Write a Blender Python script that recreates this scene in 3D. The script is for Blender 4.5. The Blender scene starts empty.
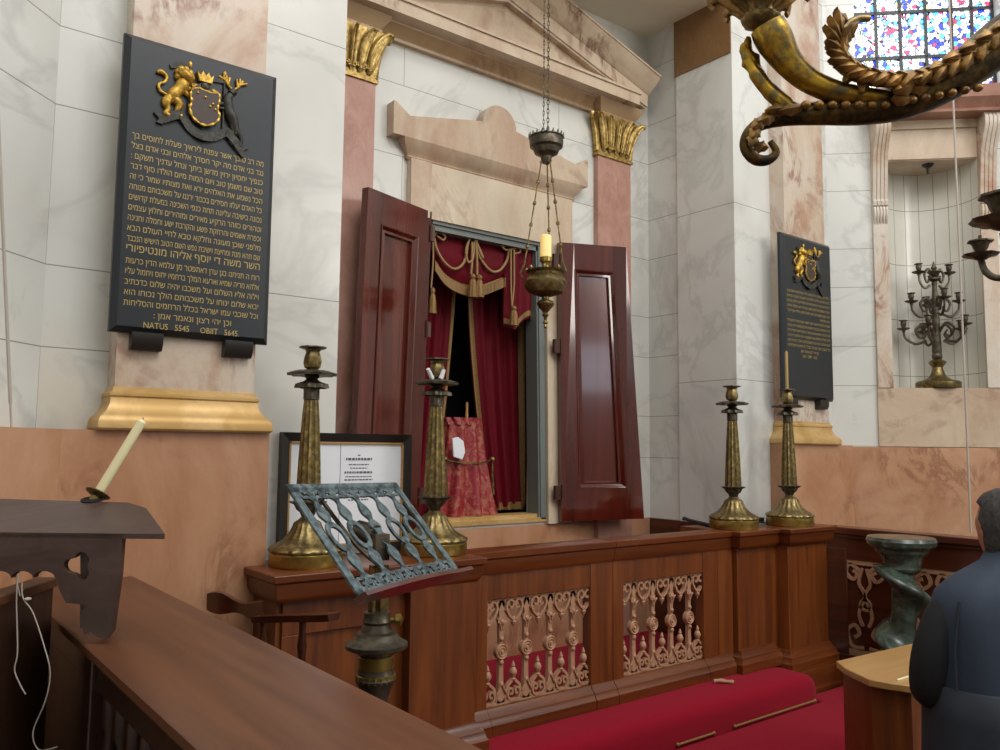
import bpy, bmesh, math, random
from mathutils import Vector, Matrix
from mathutils.geometry import tessellate_polygon
random.seed(7)
PI = math.pi
SC = bpy.context.scene
COL = SC.collection

# ------------------------------------------------------------------ camera
F_PX = 818.85
PITCH, ROLL, AZ = math.radians(5.176), math.radians(0.5917), math.radians(52.235)
EYE = Vector((0, 0, 1.65))
_dh = Vector((math.cos(AZ), math.sin(AZ), 0))
_r = Vector((math.sin(AZ), -math.cos(AZ), 0))
_d = _dh * math.cos(PITCH) + Vector((0, 0, math.sin(PITCH)))
_k = _r.cross(_d)
CR = _r * math.cos(ROLL) + _k * math.sin(ROLL)
CU = -_r * math.sin(ROLL) + _k * math.cos(ROLL)
cam = bpy.data.cameras.new('camera')
camo = bpy.data.objects.new('camera', cam)
COL.objects.link(camo)
cam.sensor_width = 36
cam.lens = F_PX * 36 / 1000
cam.clip_start = 0.05
m = Matrix.Identity(4)
for i in range(3):
    m[i][0], m[i][1], m[i][2], m[i][3] = CR[i], CU[i], -_d[i], EYE[i]
camo.matrix_world = m
SC.camera = camo


def ray(x, y):
    return _d + CR * ((x - 500) / F_PX) + CU * ((375 - y) / F_PX)


def YP(x, y, Y):
    v = ray(x, y)
    return EYE + v * (Y / v.y)


def XZ(x, y, Y):
    p = YP(x, y, Y)
    return (p.x, p.z)


def XP(x, y, X):
    v = ray(x, y)
    return EYE + v * (X / v.x)


def ZP(x, y, Z):
    v = ray(x, y)
    return EYE + v * ((Z - EYE.z) / v.z)


def DP(x, y, d):
    return EYE + ray(x, y) * d


# ------------------------------------------------------------------ world, light, exposure
w = bpy.data.worlds.new('World')
SC.world = w
w.use_nodes = True
w.node_tree.nodes['Background'].inputs[0].default_value = (0.97, 0.98, 1.0, 1)
w.node_tree.nodes['Background'].inputs[1].default_value = 1.0
SC.view_settings.view_transform = 'Standard'
SC.view_settings.look = 'None'
SC.view_settings.gamma = 1
SC.view_settings.use_curve_mapping = False
SC.view_settings.exposure = 0.35


def area(name, loc, target, size, sy, power, colr=(1, 1, 1)):
    l = bpy.data.lights.new(name, 'AREA')
    l.shape = 'RECTANGLE'
    l.size, l.size_y, l.energy, l.color = size, sy, power, colr
    o = bpy.data.objects.new(name, l)
    COL.objects.link(o)
    o.location = loc
    o.rotation_euler = (Vector(target) - Vector(loc)).to_track_quat('-Z', 'Y').to_euler()
    return o


area('skylight_lamp', (2.2, -1.5, 7.5), (3.2, 2.2, 1.0), 4, 3, 180, (1.0, 0.97, 0.93))
area('gallery_window_lamp', (-2.5, -3.0, 4.8), (4.0, 4.0, 2.2), 2, 2.5, 150, (0.95, 0.97, 1.0))
area('west_window_lamp', (5.9, -3.5, 4.4), (1.2, 3.2, 1.6), 1.6, 2.2, 90, (1.0, 0.96, 0.9))


# ------------------------------------------------------------------ material helpers
def lin(h):
    h = h.lstrip('#')
    o = []
    for i in (0, 2, 4):
        c = int(h[i:i + 2], 16) / 255
        o.append(c / 12.92 if c <= 0.04045 else ((c + 0.055) / 1.055) ** 2.4)
    return (*o, 1)


class NT:
    def __init__(s, name):
        s.m = bpy.data.materials.new(name)
        s.m.use_nodes = True
        s.t = s.m.node_tree
        s.b = s.t.nodes['Principled BSDF']
        s.co = s.n('ShaderNodeTexCoord').outputs['Object']

    def n(s, ty, **kw):
        q = s.t.nodes.new(ty)
        for k, v in kw.items():
            setattr(q, k, v)
        return q

    def put(s, q, i, v):
        if hasattr(v, 'links'):
            s.t.links.new(v, q.inputs[i])
        else:
            q.inputs[i].default_value = v

    def noise(s, scale, detail=4, rough=0.55, dist=0.0, vec=None):
        q = s.n('ShaderNodeTexNoise')
        s.put(q, 'Vector', vec or s.co)
        s.put(q, 'Scale', scale)
        s.put(q, 'Detail', detail)
        s.put(q, 'Roughness', rough)
        s.put(q, 'Distortion', dist)
        return q.outputs['Fac']

    def ramp(s, fac, stops):
        q = s.n('ShaderNodeValToRGB')
        s.put(q, 0, fac)
        e = q.color_ramp.elements
        while len(e) < len(stops):
            e.new(0.5)
        for i, (p, c) in enumerate(stops):
            e[i].position = p
            e[i].color = lin(c) if isinstance(c, str) else (c, c, c, 1)
        return q.outputs[0]

    def mix(s, f, a, b, mode='MIX'):
        q = s.n('ShaderNodeMix', data_type='RGBA', blend_type=mode)
        for i, v in ((0, f), (6, a), (7, b)):
            s.put(q, i, lin(v) if isinstance(v, str) else v)
        return q.outputs[2]

    def ma(s, op, a, b=0.0, c=0.0):
        q = s.n('ShaderNodeMath', operation=op)
        s.put(q, 0, a)
        s.put(q, 1, b)
        s.put(q, 2, c)
        return q.outputs[0]

    def sep(s, v=None):
        q = s.n('ShaderNodeSeparateXYZ')
        s.put(q, 0, v or s.co)
        return q.outputs

    def scaled(s, sx, sy, sz, rz=0.0, rx=0.0):
        q = s.n('ShaderNodeMapping')
        s.put(q, 0, s.co)
        q.inputs['Scale'].default_value = (sx, sy, sz)
        q.inputs['Rotation'].default_value = (rx, 0, rz)
        return q.outputs[0]

    def bump(s, h, st=0.3, d=0.01):
        q = s.n('ShaderNodeBump')
        s.put(q, 'Strength', st)
        s.put(q, 'Distance', d)
        s.put(q, 'Height', h)
        s.put(s.b, 'Normal', q.outputs[0])

    def done(s, col, rough=0.5, metal=0.0, spec=0.5):
        s.put(s.b, 'Base Color', lin(col) if isinstance(col, str) else col)
        s.put(s.b, 'Roughness', rough)
        s.put(s.b, 'Metallic', metal)
        s.put(s.b, 'Specular IOR Level', spec)
        return s.m


def joints(s, coord, period, offs, wid=0.0022):
    """1 on thin joint lines at coord = off + k*period"""
    out = None
    for o in offs:
        a = s.ma('PINGPONG', s.ma('SUBTRACT', coord, o - 100 * period), period / 2)
        l = s.ma('LESS_THAN', a, wid)
        out = l if out is None else s.ma('MAXIMUM', out, l)
    return out


def marble(name, haxis='X', hp=0.735, hz=(1.165, 1.6), vp=0.95, vx=(0.0, 0.47), rowz=1.165, rowh=0.435,
           base=('#dad9d2', '#cbcac3', '#b4b4ad'), rough=0.22, warm=0.5):
    s = NT(name)
    big = s.noise(1.4, 3, 0.5, 0.4)
    vv = s.scaled(1, 1, 1, 0.6, 0.7)
    w1 = s.noise(1.1, 5, 0.6, 0.9, vv)
    vein = s.ma('SUBTRACT', 1.0, s.ma('MULTIPLY', s.ma('ABSOLUTE', s.ma('SUBTRACT', w1, 0.5)), 26.0))
    vein = s.ma('MAXIMUM', vein, 0.0)
    c = s.ramp(big, [(0.3, base[0]), (0.62, base[1]), (0.8, base[2])])
    c = s.mix(s.ma('MULTIPLY', vein, 0.28), c, '#9a9c99')
    st = s.ramp(s.noise(0.9, 3, 0.5, 0.8), [(0.55, 0.0), (0.75, 1.0)])
    c = s.mix(s.ma('MULTIPLY', st, warm * 0.45), c, '#cdbb9c')
    x, y, z = s.sep()
    h = {'X': x, 'Y': y}[haxis]
    j = None
    if hz:
        j = joints(s, z, hp, hz)
        if vx:
            row = s.ma('LESS_THAN', s.ma('FLOORED_MODULO', s.ma('SUBTRACT', z, rowz), hp), rowh)
            va = joints(s, h, vp, vx[:1], 0.002)
            vb = joints(s, h, vp, vx[1:], 0.002)
            j = s.ma('MAXIMUM', j, s.ma('ADD', s.ma('MULTIPLY', row, va),
                                        s.ma('MULTIPLY', s.ma('SUBTRACT', 1.0, row), vb)))
        c = s.mix(s.ma('MULTIPLY', j, 0.75), c, '#6d6a62')
    s.bump(s.noise(9, 3), 0.04, 0.01)
    return s.done(c, rough)


def breccia(name, c0, c1, c2, dark, rough=0.25, amt=0.5, scale=3.0):
    s = NT(name)
    n1 = s.noise(scale * .6, 7, 0.65, .7, s.scaled(1.3, 1.3, .8, .3, .5))
    c = s.ramp(n1, [(0.34, c0), (0.52, c1), (0.7, c2)])
    v = s.noise(scale * 0.8, 7, 0.65, 1.3, s.scaled(1.6, 1.6, .7, 0.4, 0.5))
    vein = s.ma('MAXIMUM', s.ma('SUBTRACT', 1.0, s.ma('MULTIPLY', s.ma('ABSOLUTE', s.ma('SUBTRACT', v, 0.5)), 14)), 0)
    blot = s.ramp(s.noise(scale * 0.5, 4, 0.6, 1.0), [(0.5, 0.0), (0.62, 1.0)])
    c = s.mix(s.ma('MULTIPLY', s.ma('MULTIPLY', vein, blot), amt), c, dark)
    c = s.mix(s.ma('MULTIPLY', s.noise(60, 3), 0.16), c, dark)
    return s.done(c, rough)


def wood(name, c0, c1, c2, rough=0.3, axis='Z', scale=1.0, coat=0.0):
    s = NT(name)
    sc = {'X': (0.6, 9, 9), 'Y': (9, 0.6, 9), 'Z': (9, 9, 0.6)}[axis]
    v = s.scaled(*[q * scale for q in sc])
    n1 = s.noise(2.4, 6, 0.6, 1.2, v)
    n2 = s.noise(9.0, 3, 0.6, 0.3, v)
    c = s.ramp(n1, [(0.3, c0), (0.5, c1), (0.72, c2)])
    c = s.mix(s.ma('MULTIPLY', n2, 0.3), c, c0)
    s.bump(n2, 0.06, 0.004)
    s.put(s.b, 'Coat Weight', coat)
    s.put(s.b, 'Coat Roughness', 0.08)
    return s.done(c, rough)


def metal(name, c0, c1, rough=0.35, scale=14, metallic=1.0, dark=None):
    s = NT(name)
    n1 = s.noise(scale, 5, 0.65, 0.6)
    c = s.ramp(n1, [(0.38, c0), (0.6, c1)])
    if dark:
        c = s.mix(s.ramp(s.noise(scale * 2.2, 4), [(0.45, 0.0), (0.62, 0.8)]), c, dark)
    s.put(s.b, 'Roughness', 0.3)
    s.bump(s.noise(scale * 4, 3), 0.1, 0.002)
    return s.done(c, s.ma('ADD', s.ma('MULTIPLY', n1, 0.25), rough - 0.1), metallic)


def plain(name, c, rough=0.6, metallic=0.0, noise=0.12, scale=20, sheen=0.0, spec=0.5):
    s = NT(name)
    k = s.mix(s.ma('MULTIPLY', s.noise(scale, 4), noise * 2), c, '#000000')
    s.put(s.b, 'Sheen Weight', sheen)
    return s.done(k, rough, metallic, spec)


M = {}
M['marble_ark'] = marble('marble_ark', vp=1.24, vx=(2.98, 2.42))
M['marble_side'] = marble('marble_side', 'Y', vx=None)
M['marble_slab'] = marble('marble_slab', 'X', 1.2, (3.33,), vx=None, base=('#dedfda', '#d0d0ca', '#bbbbb5'))
M['marble_slab_left'] = marble('marble_slab_left', 'X', 1.18, (2.30,), vx=None)
M['marble_left'] = marble('marble_left', 'X', 0.90, (2.30, 2.90), 0.9, (0.0, 0.45), 2.3, 0.6,
                          base=('#d9dad4', '#cccdc7', '#b7b8b1'), warm=0.9)
M['marble_niche'] = marble('marble_niche', 'X', 0.745, (1.70, 2.15), 10, None, base=('#dcdcd6', '#cfd0ca', '#bcbdb7'))
M['cream_breccia'] = breccia('cream_breccia', '#d3c2a8', '#c3ad94', '#ac8a70', '#6e4432', amt=0.85, scale=2.2)
M['cream_plain'] = breccia('cream_plain', '#d8cbb4', '#cfbfa6', '#bfa58a', '#8f6a50', amt=0.45, scale=2.6)
M['pilaster_stone'] = breccia('pilaster_stone', '#d8d0c3', '#cdbda9', '#ab7a5c', '#85503a', amt=0.85, scale=2.6)
M['pink_granite'] = breccia('pink_granite', '#bd9686', '#b38878', '#a67a6a', '#805245', amt=0.25, scale=8)
M['orange_stone'] = breccia('orange_stone', '#c69c7c', '#b98a68', '#a87655', '#7b4b32', rough=0.32, amt=0.6, scale=3.4)
M['brown_band'] = breccia('brown_band', '#7c5a38', '#6e4b2c', '#5c3d22', '#d8b982', rough=0.3, amt=0.5, scale=3)
M['plaster'] = plain('plaster', '#f2ebd6', 0.8, noise=0.04, scale=2)
M['gold'] = metal('gold', '#cdb06c', '#a98a4a', 0.36, 20, 0.6, '#7a6434')
M['gold_base'] = metal('gold_base', '#d2b078', '#bd9759', 0.42, 5, 0.35)
M['emblem_gold'] = metal('emblem_gold', '#d9b24e', '#a17a2c', 0.4, 60, 0.6)
M['slate'] = plain('slate', '#20252a', 0.36, noise=0.1, scale=6)
M['pewter'] = metal('pewter', '#4b4a44', '#35342f', 0.5, 60, 0.6)
M['letter'] = plain('letter', '#c9b06a', 0.5, 0.2, noise=0.2, scale=90)
M['brass'] = metal('brass', '#a08a56', '#71603a', 0.36, 26, 0.85, '#57503e')
M['brass_bright'] = metal('brass_bright', '#b99e58', '#93803f', 0.3, 10, 0.9)
M['bronze_dark'] = metal('bronze_dark', '#6a6252', '#484238', 0.42, 20, 0.7)
M['verdigris'] = metal('verdigris', '#66757a', '#3f4d52', 0.38, 22, 0.6, '#7e9090')
M['mahogany'] = wood('mahogany', '#380f09', '#541a10', '#692817', 0.17, 'Z', 0.22, 0.8)
M['oak'] = wood('oak', '#50250c', '#6c3611', '#824718', 0.4, 'Z', 0.7, 0.08)
M['oak_h'] = wood('oak_h', '#4b220c', '#653110', '#783f16', 0.34, 'X', 0.7, 0.12)
M['rail_wood'] = wood('rail_wood', '#4f2d1b', '#603a25', '#6e472f', 0.42, 'Y', 0.5, 0.0)
M['dark_wood'] = wood('dark_wood', '#2c1a12', '#3a241a', '#483025', 0.35, 'Z', 0.8, 0.2)
M['desk_wood'] = wood('desk_wood', '#3e2c26', '#4a3731', '#574540', 0.42, 'X', 0.6)
M['tan_wood'] = wood('tan_wood', '#9c7440', '#ad854d', '#bb955c', 0.3, 'X', 0.5, 0.2)
M['walnut'] = wood('walnut', '#3b1a10', '#4e2415', '#5f2f1c', 0.28, 'Y', 0.6, 0.3)
M['grille'] = plain('grille', '#b98c6c', 0.5, noise=0.18, scale=40)
M['velvet'] = plain('velvet', '#6c061a', 0.6, noise=0.2, scale=3, sheen=0.03, spec=0.15)
M['carpet'] = plain('carpet', '#8e0f25', 0.95, noise=0.14, scale=160, sheen=0.05, spec=0.1)
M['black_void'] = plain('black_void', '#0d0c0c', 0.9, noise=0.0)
M['grey_paint'] = plain('grey_paint', '#6f7672', 0.4, noise=0.06, scale=4)
M['gilt_trim'] = plain('gilt_trim', '#b98d50', 0.55, 0.2, noise=0.5, scale=180)
M['cord'] = plain('cord', '#b59060', 0.7, noise=0.3, scale=200)
M['wax'] = plain('wax', '#ece3b4', 0.45, noise=0.04, scale=8)
M['white'] = plain('white', '#e8ebf0', 0.35, noise=0.02)
M['black_frame'] = plain('black_frame', '#26221f', 0.35, noise=0.1)
M['ink'] = plain('ink', '#5a5c60', 0.8, noise=0.0)
M['string'] = plain('string', '#b9b0a4', 0.8, noise=0.1)
M['jasper'] = NT('jasper')
_s = M['jasper']
M['jasper'] = _s.done(_s.ramp(_s.noise(7, 6, 0.65, 1.4), [(0.32, '#27302a'), (0.5, '#3f4a40'), (0.68, '#5e6a5d')]), 0.18)
M['skin'] = plain('skin', '#b98267', 0.5, noise=0.05)
M['hair'] = plain('hair', '#5f5a58', 0.8, noise=0.6, scale=70)
M['vest'] = plain('vest', '#2b3748', 0.8, noise=0.12, scale=12)
M['vest_low'] = plain('vest_low', '#232a34', 0.8, noise=0.12, scale=12)
M['black_cloth'] = plain('black_cloth', '#121316', 0.85, noise=0.1)
M['floor'] = wood('floor_wood', '#3b2417', '#4a2e1d', '#5a3a26', 0.4, 'X', 0.6)
M['hinge'] = plain('hinge', '#4c2f22', 0.4, 0.3)

_s = NT('damask')
_n = _s.ramp(_s.noise(22, 5, 0.65, 1.2), [(0.47, 0.0), (0.60, 0.85)])
M['damask'] = _s.done(_s.mix(_n, '#8a1a28', '#a8664c'), 0.45)

_s = NT('stained_glass')
_v = _s.n('ShaderNodeTexVoronoi', feature='F1', distance='MANHATTAN')
_s.put(_v, 'Vector', _s.scaled(1, 1, 1, 0, 0))
_s.put(_v, 'Scale', 30.0)
_e = _s.n('ShaderNodeTexVoronoi', feature='DISTANCE_TO_EDGE')
_s.put(_e, 'Vector', _s.co)
_s.put(_e, 'Scale', 30.0)
_hs = _s.n('ShaderNodeSeparateColor')
_s.put(_hs, 0, _v.outputs['Color'])
_c = _s.ramp(_hs.outputs[0], [(0.0, '#f4fbff'), (0.34, '#cfeaff'), (0.50, '#52b8e8'), (0.60, '#2038c8'), (0.70, '#f6f2ff'),
                              (0.86, '#c03060'), (0.93, '#f0e8a0')])
for _el in _s.t.nodes:
    if _el.bl_idname == 'ShaderNodeValToRGB':
        _el.color_ramp.interpolation = 'CONSTANT'
_c = _s.mix(_s.ma('LESS_THAN', _e.outputs['Distance'], 0.07), _c, '#0a1030')
_s.put(_s.b, 'Emission Color', _c)
_s.put(_s.b, 'Emission Strength', 2.3)
M['stained_glass'] = _s.done('#101018', 0.3)

_s = NT('daylight_glass')
_s.put(_s.b, 'Emission Color', lin('#e6f0ff'))
_s.put(_s.b, 'Emission Strength', 3.0)
M['daylight_glass'] = _s.done('#808890', 0.3)

_s = NT('candle_glow')
_x = _s.sep()
_s.put(_s.b, 'Emission Color', lin('#ffd070'))
_s.put(_s.b, 'Emission Strength', 0.35)
M['led_wax'] = _s.done('#f2dca0', 0.4)

# niche staves: vertical joints by angle
_s = marble('niche_staves_base', hz=None, warm=0.6)
_n = NT('niche_staves')
_x, _y, _z = _n.sep()
_ang = _n.ma('ARCTAN2', _n.ma('SUBTRACT', _x, 0.755), _y)
_j = _n.ma('MAXIMUM', joints(_n, _ang, 0.30, (0.1,), 0.008), joints(_n, _z, 0.44, (2.25,), 0.003))
_c = _n.ramp(_n.noise(1.7, 4, 0.5, 0.5), [(0.3, '#dddbd0'), (0.55, '#d3d1c6'), (0.75, '#c4bfb0')])
M['niche_staves'] = _n.done(_n.mix(_n.ma('MULTIPLY', _j, 0.7), _c, '#6e6a60'), 0.25)


# ------------------------------------------------------------------ mesh builder
class B:
    def __init__(s):
        s.v, s.f = [], []

    def add(s, vs, fs):
        o = len(s.v)
        s.v += [Vector(q) for q in vs]
        s.f += [tuple(i + o for i in f) for f in fs]
        return s

    def box(s, x0, x1, y0, y1, z0, z1):
        return s.hexa([(x0, y0, z0), (x1, y0, z0), (x1, y1, z0), (x0, y1, z0),
                       (x0, y0, z1), (x1, y0, z1), (x1, y1, z1), (x0, y1, z1)])

    def hexa(s, p):
        return s.add(p, [(3, 2, 1, 0), (4, 5, 6, 7), (0, 1, 5, 4), (1, 2, 6, 5), (2, 3, 7, 6), (3, 0, 4, 7)])

    def rings(s, rings, caps=True, closed=True):
        n = len(rings[0])
        vs = [p for r in rings for p in r]
        fs = []
        for i in range(len(rings) - 1):
            for j in range(n if closed else n - 1):
                a, b = i * n + j, i * n + (j + 1) % n
                fs.append((a, b, b + n, a + n))
        if caps:
            fs.append(tuple(reversed(range(n))))
            fs.append(tuple(range((len(rings) - 1) * n, len(rings) * n)))
        return s.add(vs, fs)

    def lathe(s, prof, c=(0, 0, 0), seg=28, mod=None):
        c = Vector(c)
        R = []
        for k, (r, z) in enumerate(prof):
            ring = []
            for j in range(seg):
                a = 2 * PI * j / seg
                rr = max(r, 1e-4) * (mod(a, k, z) if mod else 1)
                dz = 0
                ring.append(c + Vector((rr * math.cos(a), rr * math.sin(a), z + dz)))
            R.append(ring)
        return s.rings(R)

    def tube(s, path, rad, seg=8, caps=True, flat=1.0):
        path = [Vector(p) for p in path]
        n = len(path)
        if not hasattr(rad, '__len__'):
            rad = [rad] * n
        up = None
        R = []
        for i, p in enumerate(path):
            t = (path[min(i + 1, n - 1)] - path[max(i - 1, 0)]).normalized()
            if up is None:
                up = Vector((0, 0, 1)) if abs(t.z) < 0.9 else Vector((1, 0, 0))
                up = (up - t * up.dot(t)).normalized()
            else:
                up = (up - t * up.dot(t)).normalized()
            sd = t.cross(up)
            R.append([p + (up * math.cos(2 * PI * j / seg) + sd * math.sin(2 * PI * j / seg) * flat) * rad[i]
                      for j in range(seg)])
        return s.rings(R, caps)

    def prism(s, poly, f):
        """poly: list of 2D; f(u,v,side)->3D"""
        n = len(poly)
        a = [f(u, v, 0) for u, v in poly]
        b = [f(u, v, 1) for u, v in poly]
        fs = [tuple(reversed(range(n))), tuple(range(n, 2 * n))]
        fs += [(i, (i + 1) % n, (i + 1) % n + n, i + n) for i in range(n)]
        return s.add(a + b, fs)

    def strip(s, path, wid, f):
        """flat ribbon along 2D path, f(u,v,side)->3D"""
        n = len(path)
        if not hasattr(wid, '__len__'):
            wid = [wid] * n
        L, R = [], []
        for i in range(n):
            a, b = path[max(i - 1, 0)], path[min(i + 1, n - 1)]
            dx, dy = b[0] - a[0], b[1] - a[1]
            l = math.hypot(dx, dy) or 1
            nx, ny = -dy / l, dx / l
            w_ = wid[i] / 2
            L.append((path[i][0] + nx * w_, path[i][1] + ny * w_))
            R.append((path[i][0] - nx * w_, path[i][1] - ny * w_))
        rings = [[f(*L[i], 0), f(*R[i], 0), f(*R[i], 1), f(*L[i], 1)] for i in range(n)]
        return s.rings(rings)

    def plate(s, loops, f):
        """outer loop + holes, triangulated"""
        bm = bmesh.new()
        es = []
        for lp in loops:
            vs = [bm.verts.new((u, v, 0)) for u, v in lp]
            es += [bm.edges.new((vs[i], vs[(i + 1) % len(vs)])) for i in range(len(vs))]
        bmesh.ops.triangle_fill(bm, use_beauty=True, edges=es)
        bm.verts.index_update()
        pts = [(v.co.x, v.co.y) for v in bm.verts]
        tri = [tuple(v.index for v in fc.verts) for fc in bm.faces]
        be = [tuple(v.index for v in e.verts) for e in bm.edges if len(e.link_faces) == 1]
        bm.free()
        n = len(pts)
        fs = [t for t in tri] + [tuple(i + n for i in reversed(t)) for t in tri]
        fs += [(a, b, b + n, a + n) for a, b in be]
        return s.add([f(*p, 0) for p in pts] + [f(*p, 1) for p in pts], fs)

    def ball(s, c, rx, ry=None, rz=None, seg=12, rg=8):
        ry = ry or rx
        rz = rz or rx
        c = Vector(c)
        R = []
        for i in range(rg + 1):
            t = PI * i / rg
            R.append([c + Vector((rx * max(math.sin(t), .01) * math.cos(2 * PI * j / seg),
                                  ry * max(math.sin(t), .01) * math.sin(2 * PI * j / seg), -rz * math.cos(t))) for j in range(seg)])
        return s.rings(R)

    def obj(s, name, mat, parent=None, ang=35, world=True, bevel=0.0):
        me = bpy.data.meshes.new(name)
        me.from_pydata([tuple(v) for v in s.v], [], s.f)
        bm = bmesh.new()
        bm.from_mesh(me)
        bmesh.ops.recalc_face_normals(bm, faces=bm.faces)
        bm.to_mesh(me)
        bm.free()
        me.materials.append(mat if not isinstance(mat, str) else M[mat])
        me.shade_smooth()
        me.set_sharp_from_angle(angle=math.radians(ang))
        o = bpy.data.objects.new(name, me)
        COL.objects.link(o)
        if parent is not None:
            o.parent = parent
            if world:
                o.matrix_parent_inverse = INV.get(parent.name, Matrix.Identity(4))
        if bevel:
            b = o.modifiers.new('bevel', 'BEVEL')
            b.width = bevel
            b.segments = 2
            b.limit_method = 'ANGLE'
            b.angle_limit = math.radians(40)
        return o


INV = {}


def thing(name, label, cat, loc=(0, 0, 0), group=None, rz=0.0):
    o = bpy.data.objects.new(name, None)
    COL.objects.link(o)
    o.empty_display_size = 0.05
    o.location = loc
    o.rotation_euler = (0, 0, rz)
    o['label'], o['category'] = label, cat
    if group:
        o['group'] = group
    INV[o.name] = (Matrix.Translation(Vector(loc)) @ Matrix.Rotation(rz, 4, 'Z')).inverted()
    return o


def tag(o, label, cat, group=None):
    o['label'], o['category'] = label, cat
    if group:
        o['group'] = group
    return o


def st(o):
    o['kind'] = 'structure'
    return o


def dup(root, loc, label, rz=None):
    r = root.copy()
    COL.objects.link(r)
    r.location = loc
    if rz is not None:
        r.rotation_euler = (0, 0, rz)
    r['label'] = label
    for ch in list(root.children):
        cc = ch.copy()
        COL.objects.link(cc)
        cc.parent = r
        for g in ch.children:
            d = g.copy()
            COL.objects.link(d)
            d.parent = cc
    return r


def centered(o):
    """give a world-built single mesh an origin at its base"""
    vs = o.data.vertices
    n = len(vs)
    c = Vector((sum(v.co.x for v in vs) / n, sum(v.co.y for v in vs) / n, min(v.co.z for v in vs)))
    o.data.transform(Matrix.Translation(-c))
    o.location = c
    return o


def arc(cx, cy, r, a0, a1, n=12, r1=None):
    r1 = r if r1 is None else r1
    return [(cx + (r + (r1 - r) * i / n) * math.cos(a0 + (a1 - a0) * i / n),
             cy + (r + (r1 - r) * i / n) * math.sin(a0 + (a1 - a0) * i / n)) for i in range(n + 1)]


def smooth_path(pts, n=6):
    """Catmull-Rom through points (Vectors or tuples of any dim)"""
    P = [tuple(p) for p in pts]
    out = []
    for i in range(len(P) - 1):
        p0, p1, p2, p3 = P[max(i - 1, 0)], P[i], P[i + 1], P[min(i + 2, len(P) - 1)]
        for k in range(n):
            t = k / n
            out.append(tuple(0.5 * (2 * b + (c - a) * t + (2 * a - 5 * b + 4 * c - d) * t * t + (3 * b - a - 3 * c + d) * t ** 3)
                             for a, b, c, d in zip(p0, p1, p2, p3)))
    out.append(P[-1])
    return out

# ================================================================== SETTING
YF, YB, YA = 3.20, 3.312, 4.09        # pilaster fronts, wall face, ark wall face
XL, XR, XC = 1.648, 4.55, 3.10        # recess sides, centre of the ark
ZC = 1.185                            # cabinet top
ZP_ = 0.375                           # carpeted platform
FL = Vector((5.715, YB, 0))           # corner where the right facet starts
FLL = Vector((0.483, YB, 0))          # corner where the left facet starts

st(B().box(-4.5, 9.0, -7.2, 4.9, -0.2, 0.0).obj('floor', 'floor'))
st(B().box(1.648, 4.55, 3.082, 4.09, 0.0, .37).obj('floor', 'carpet'))

# ark wall with its opening
b = B()
b.box(XL - .1, XR + .1, YA, YA + .15, 1.165, 1.2)
b.box(XL - .1, XR + .1, YA, YA + .15, 3.02, 5.0)
for x0, x1 in ((XL - .1, 2.54), (3.52, XR + .1)):
    b.box(x0, x1, YA, YA + .15, 1.2, 3.02)
st(b.obj('wall_ark', 'marble_ark'))
st(B().box(XL - .1, XR + .1, YA - .012, YA + .15, 0.3, 1.165).obj('trim_1', 'orange_stone'))
# recess sides
st(B().box(XR + .014, XR + .4, 3.80, YA + .1, 1.165, 4.9).obj('wall_recess_right', 'marble_side'))
st(B().box(XL - .4, XL - .014, 3.80, YA + .1, 1.165, 4.9).obj('wall_recess_left', 'marble_side'))
st(B().box(XR - .004, XR + .4, YB, YA + .1, 0.3, 1.165).obj('trim_2', 'walnut'))
st(B().box(XR, 5.47, YB, 3.80, 1.165, 6.6).obj('wall_right', 'marble_slab'))
st(B().box(5.47, FL.x + .02, YB, 3.80, 1.165, 6.6).obj('wall_right', 'marble_niche'))
st(B().box(.73, XL, YB, 3.80, 0.3, 6.6).obj('wall_left', 'marble_slab_left'))
st(B().box(FLL.x - .02, .73, YB, 3.80, 0.3, 6.6).obj('wall_left', 'marble_left'))
st(B().box(XR - .008, XR, YB + .004, 3.81, 4.385, 4.80).obj('trim_3', 'brown_band'))
st(B().box(XL - .05, XR + .02, YB + .002, YA + .1, 4.80, 5.0).obj('ceiling', 'plaster'))

# facets at 45 degrees (local x runs along the wall, local y into it)


def facet(o, origin, rz):
    o.location = origin
    o.rotation_euler = (0, 0, rz)
    return st(o)


R4 = -PI / 4
NX0, NX1, NXC, NR = 0.43, 1.085, 0.757, 0.3275
b = B()
b.box(0.0, NX0, 0, .5, 1.69, 4.37)
b.box(NX1, 1.55, 0, .5, 1.69, 4.37)
b.box(0.0, .236, 0, .5, 4.37, 6.6)
b.box(1.30, 1.55, 0, .5, 4.37, 6.6)
b.box(NX0, NX1, 0, .5, 3.87, 4.37)
b.box(NX0, NX1, 0, .5, 1.69, 2.13)
facet(b.obj('wall_niche', 'marble_niche'), FL, R4)
b = B()
b.rings([[(NXC - NR * math.cos(a), NR * 1.1 * math.sin(a), z) for a in [PI * j / 24 for j in range(25)]] for z in (2.13, 3.87)],
        caps=False, closed=False)
facet(b.obj('wall_niche', 'niche_staves'), FL, R4)
facet(B().box(0, 1.55, -.03, .3, 0.0, 1.695).obj('trim_4', 'orange_stone'), FL, R4)
b = B()
b.box(.32, 1.2, -.018, 0.02, 1.70, 2.132)
facet(b.obj('trim_5', 'cream_breccia'), FL, R4)
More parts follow.
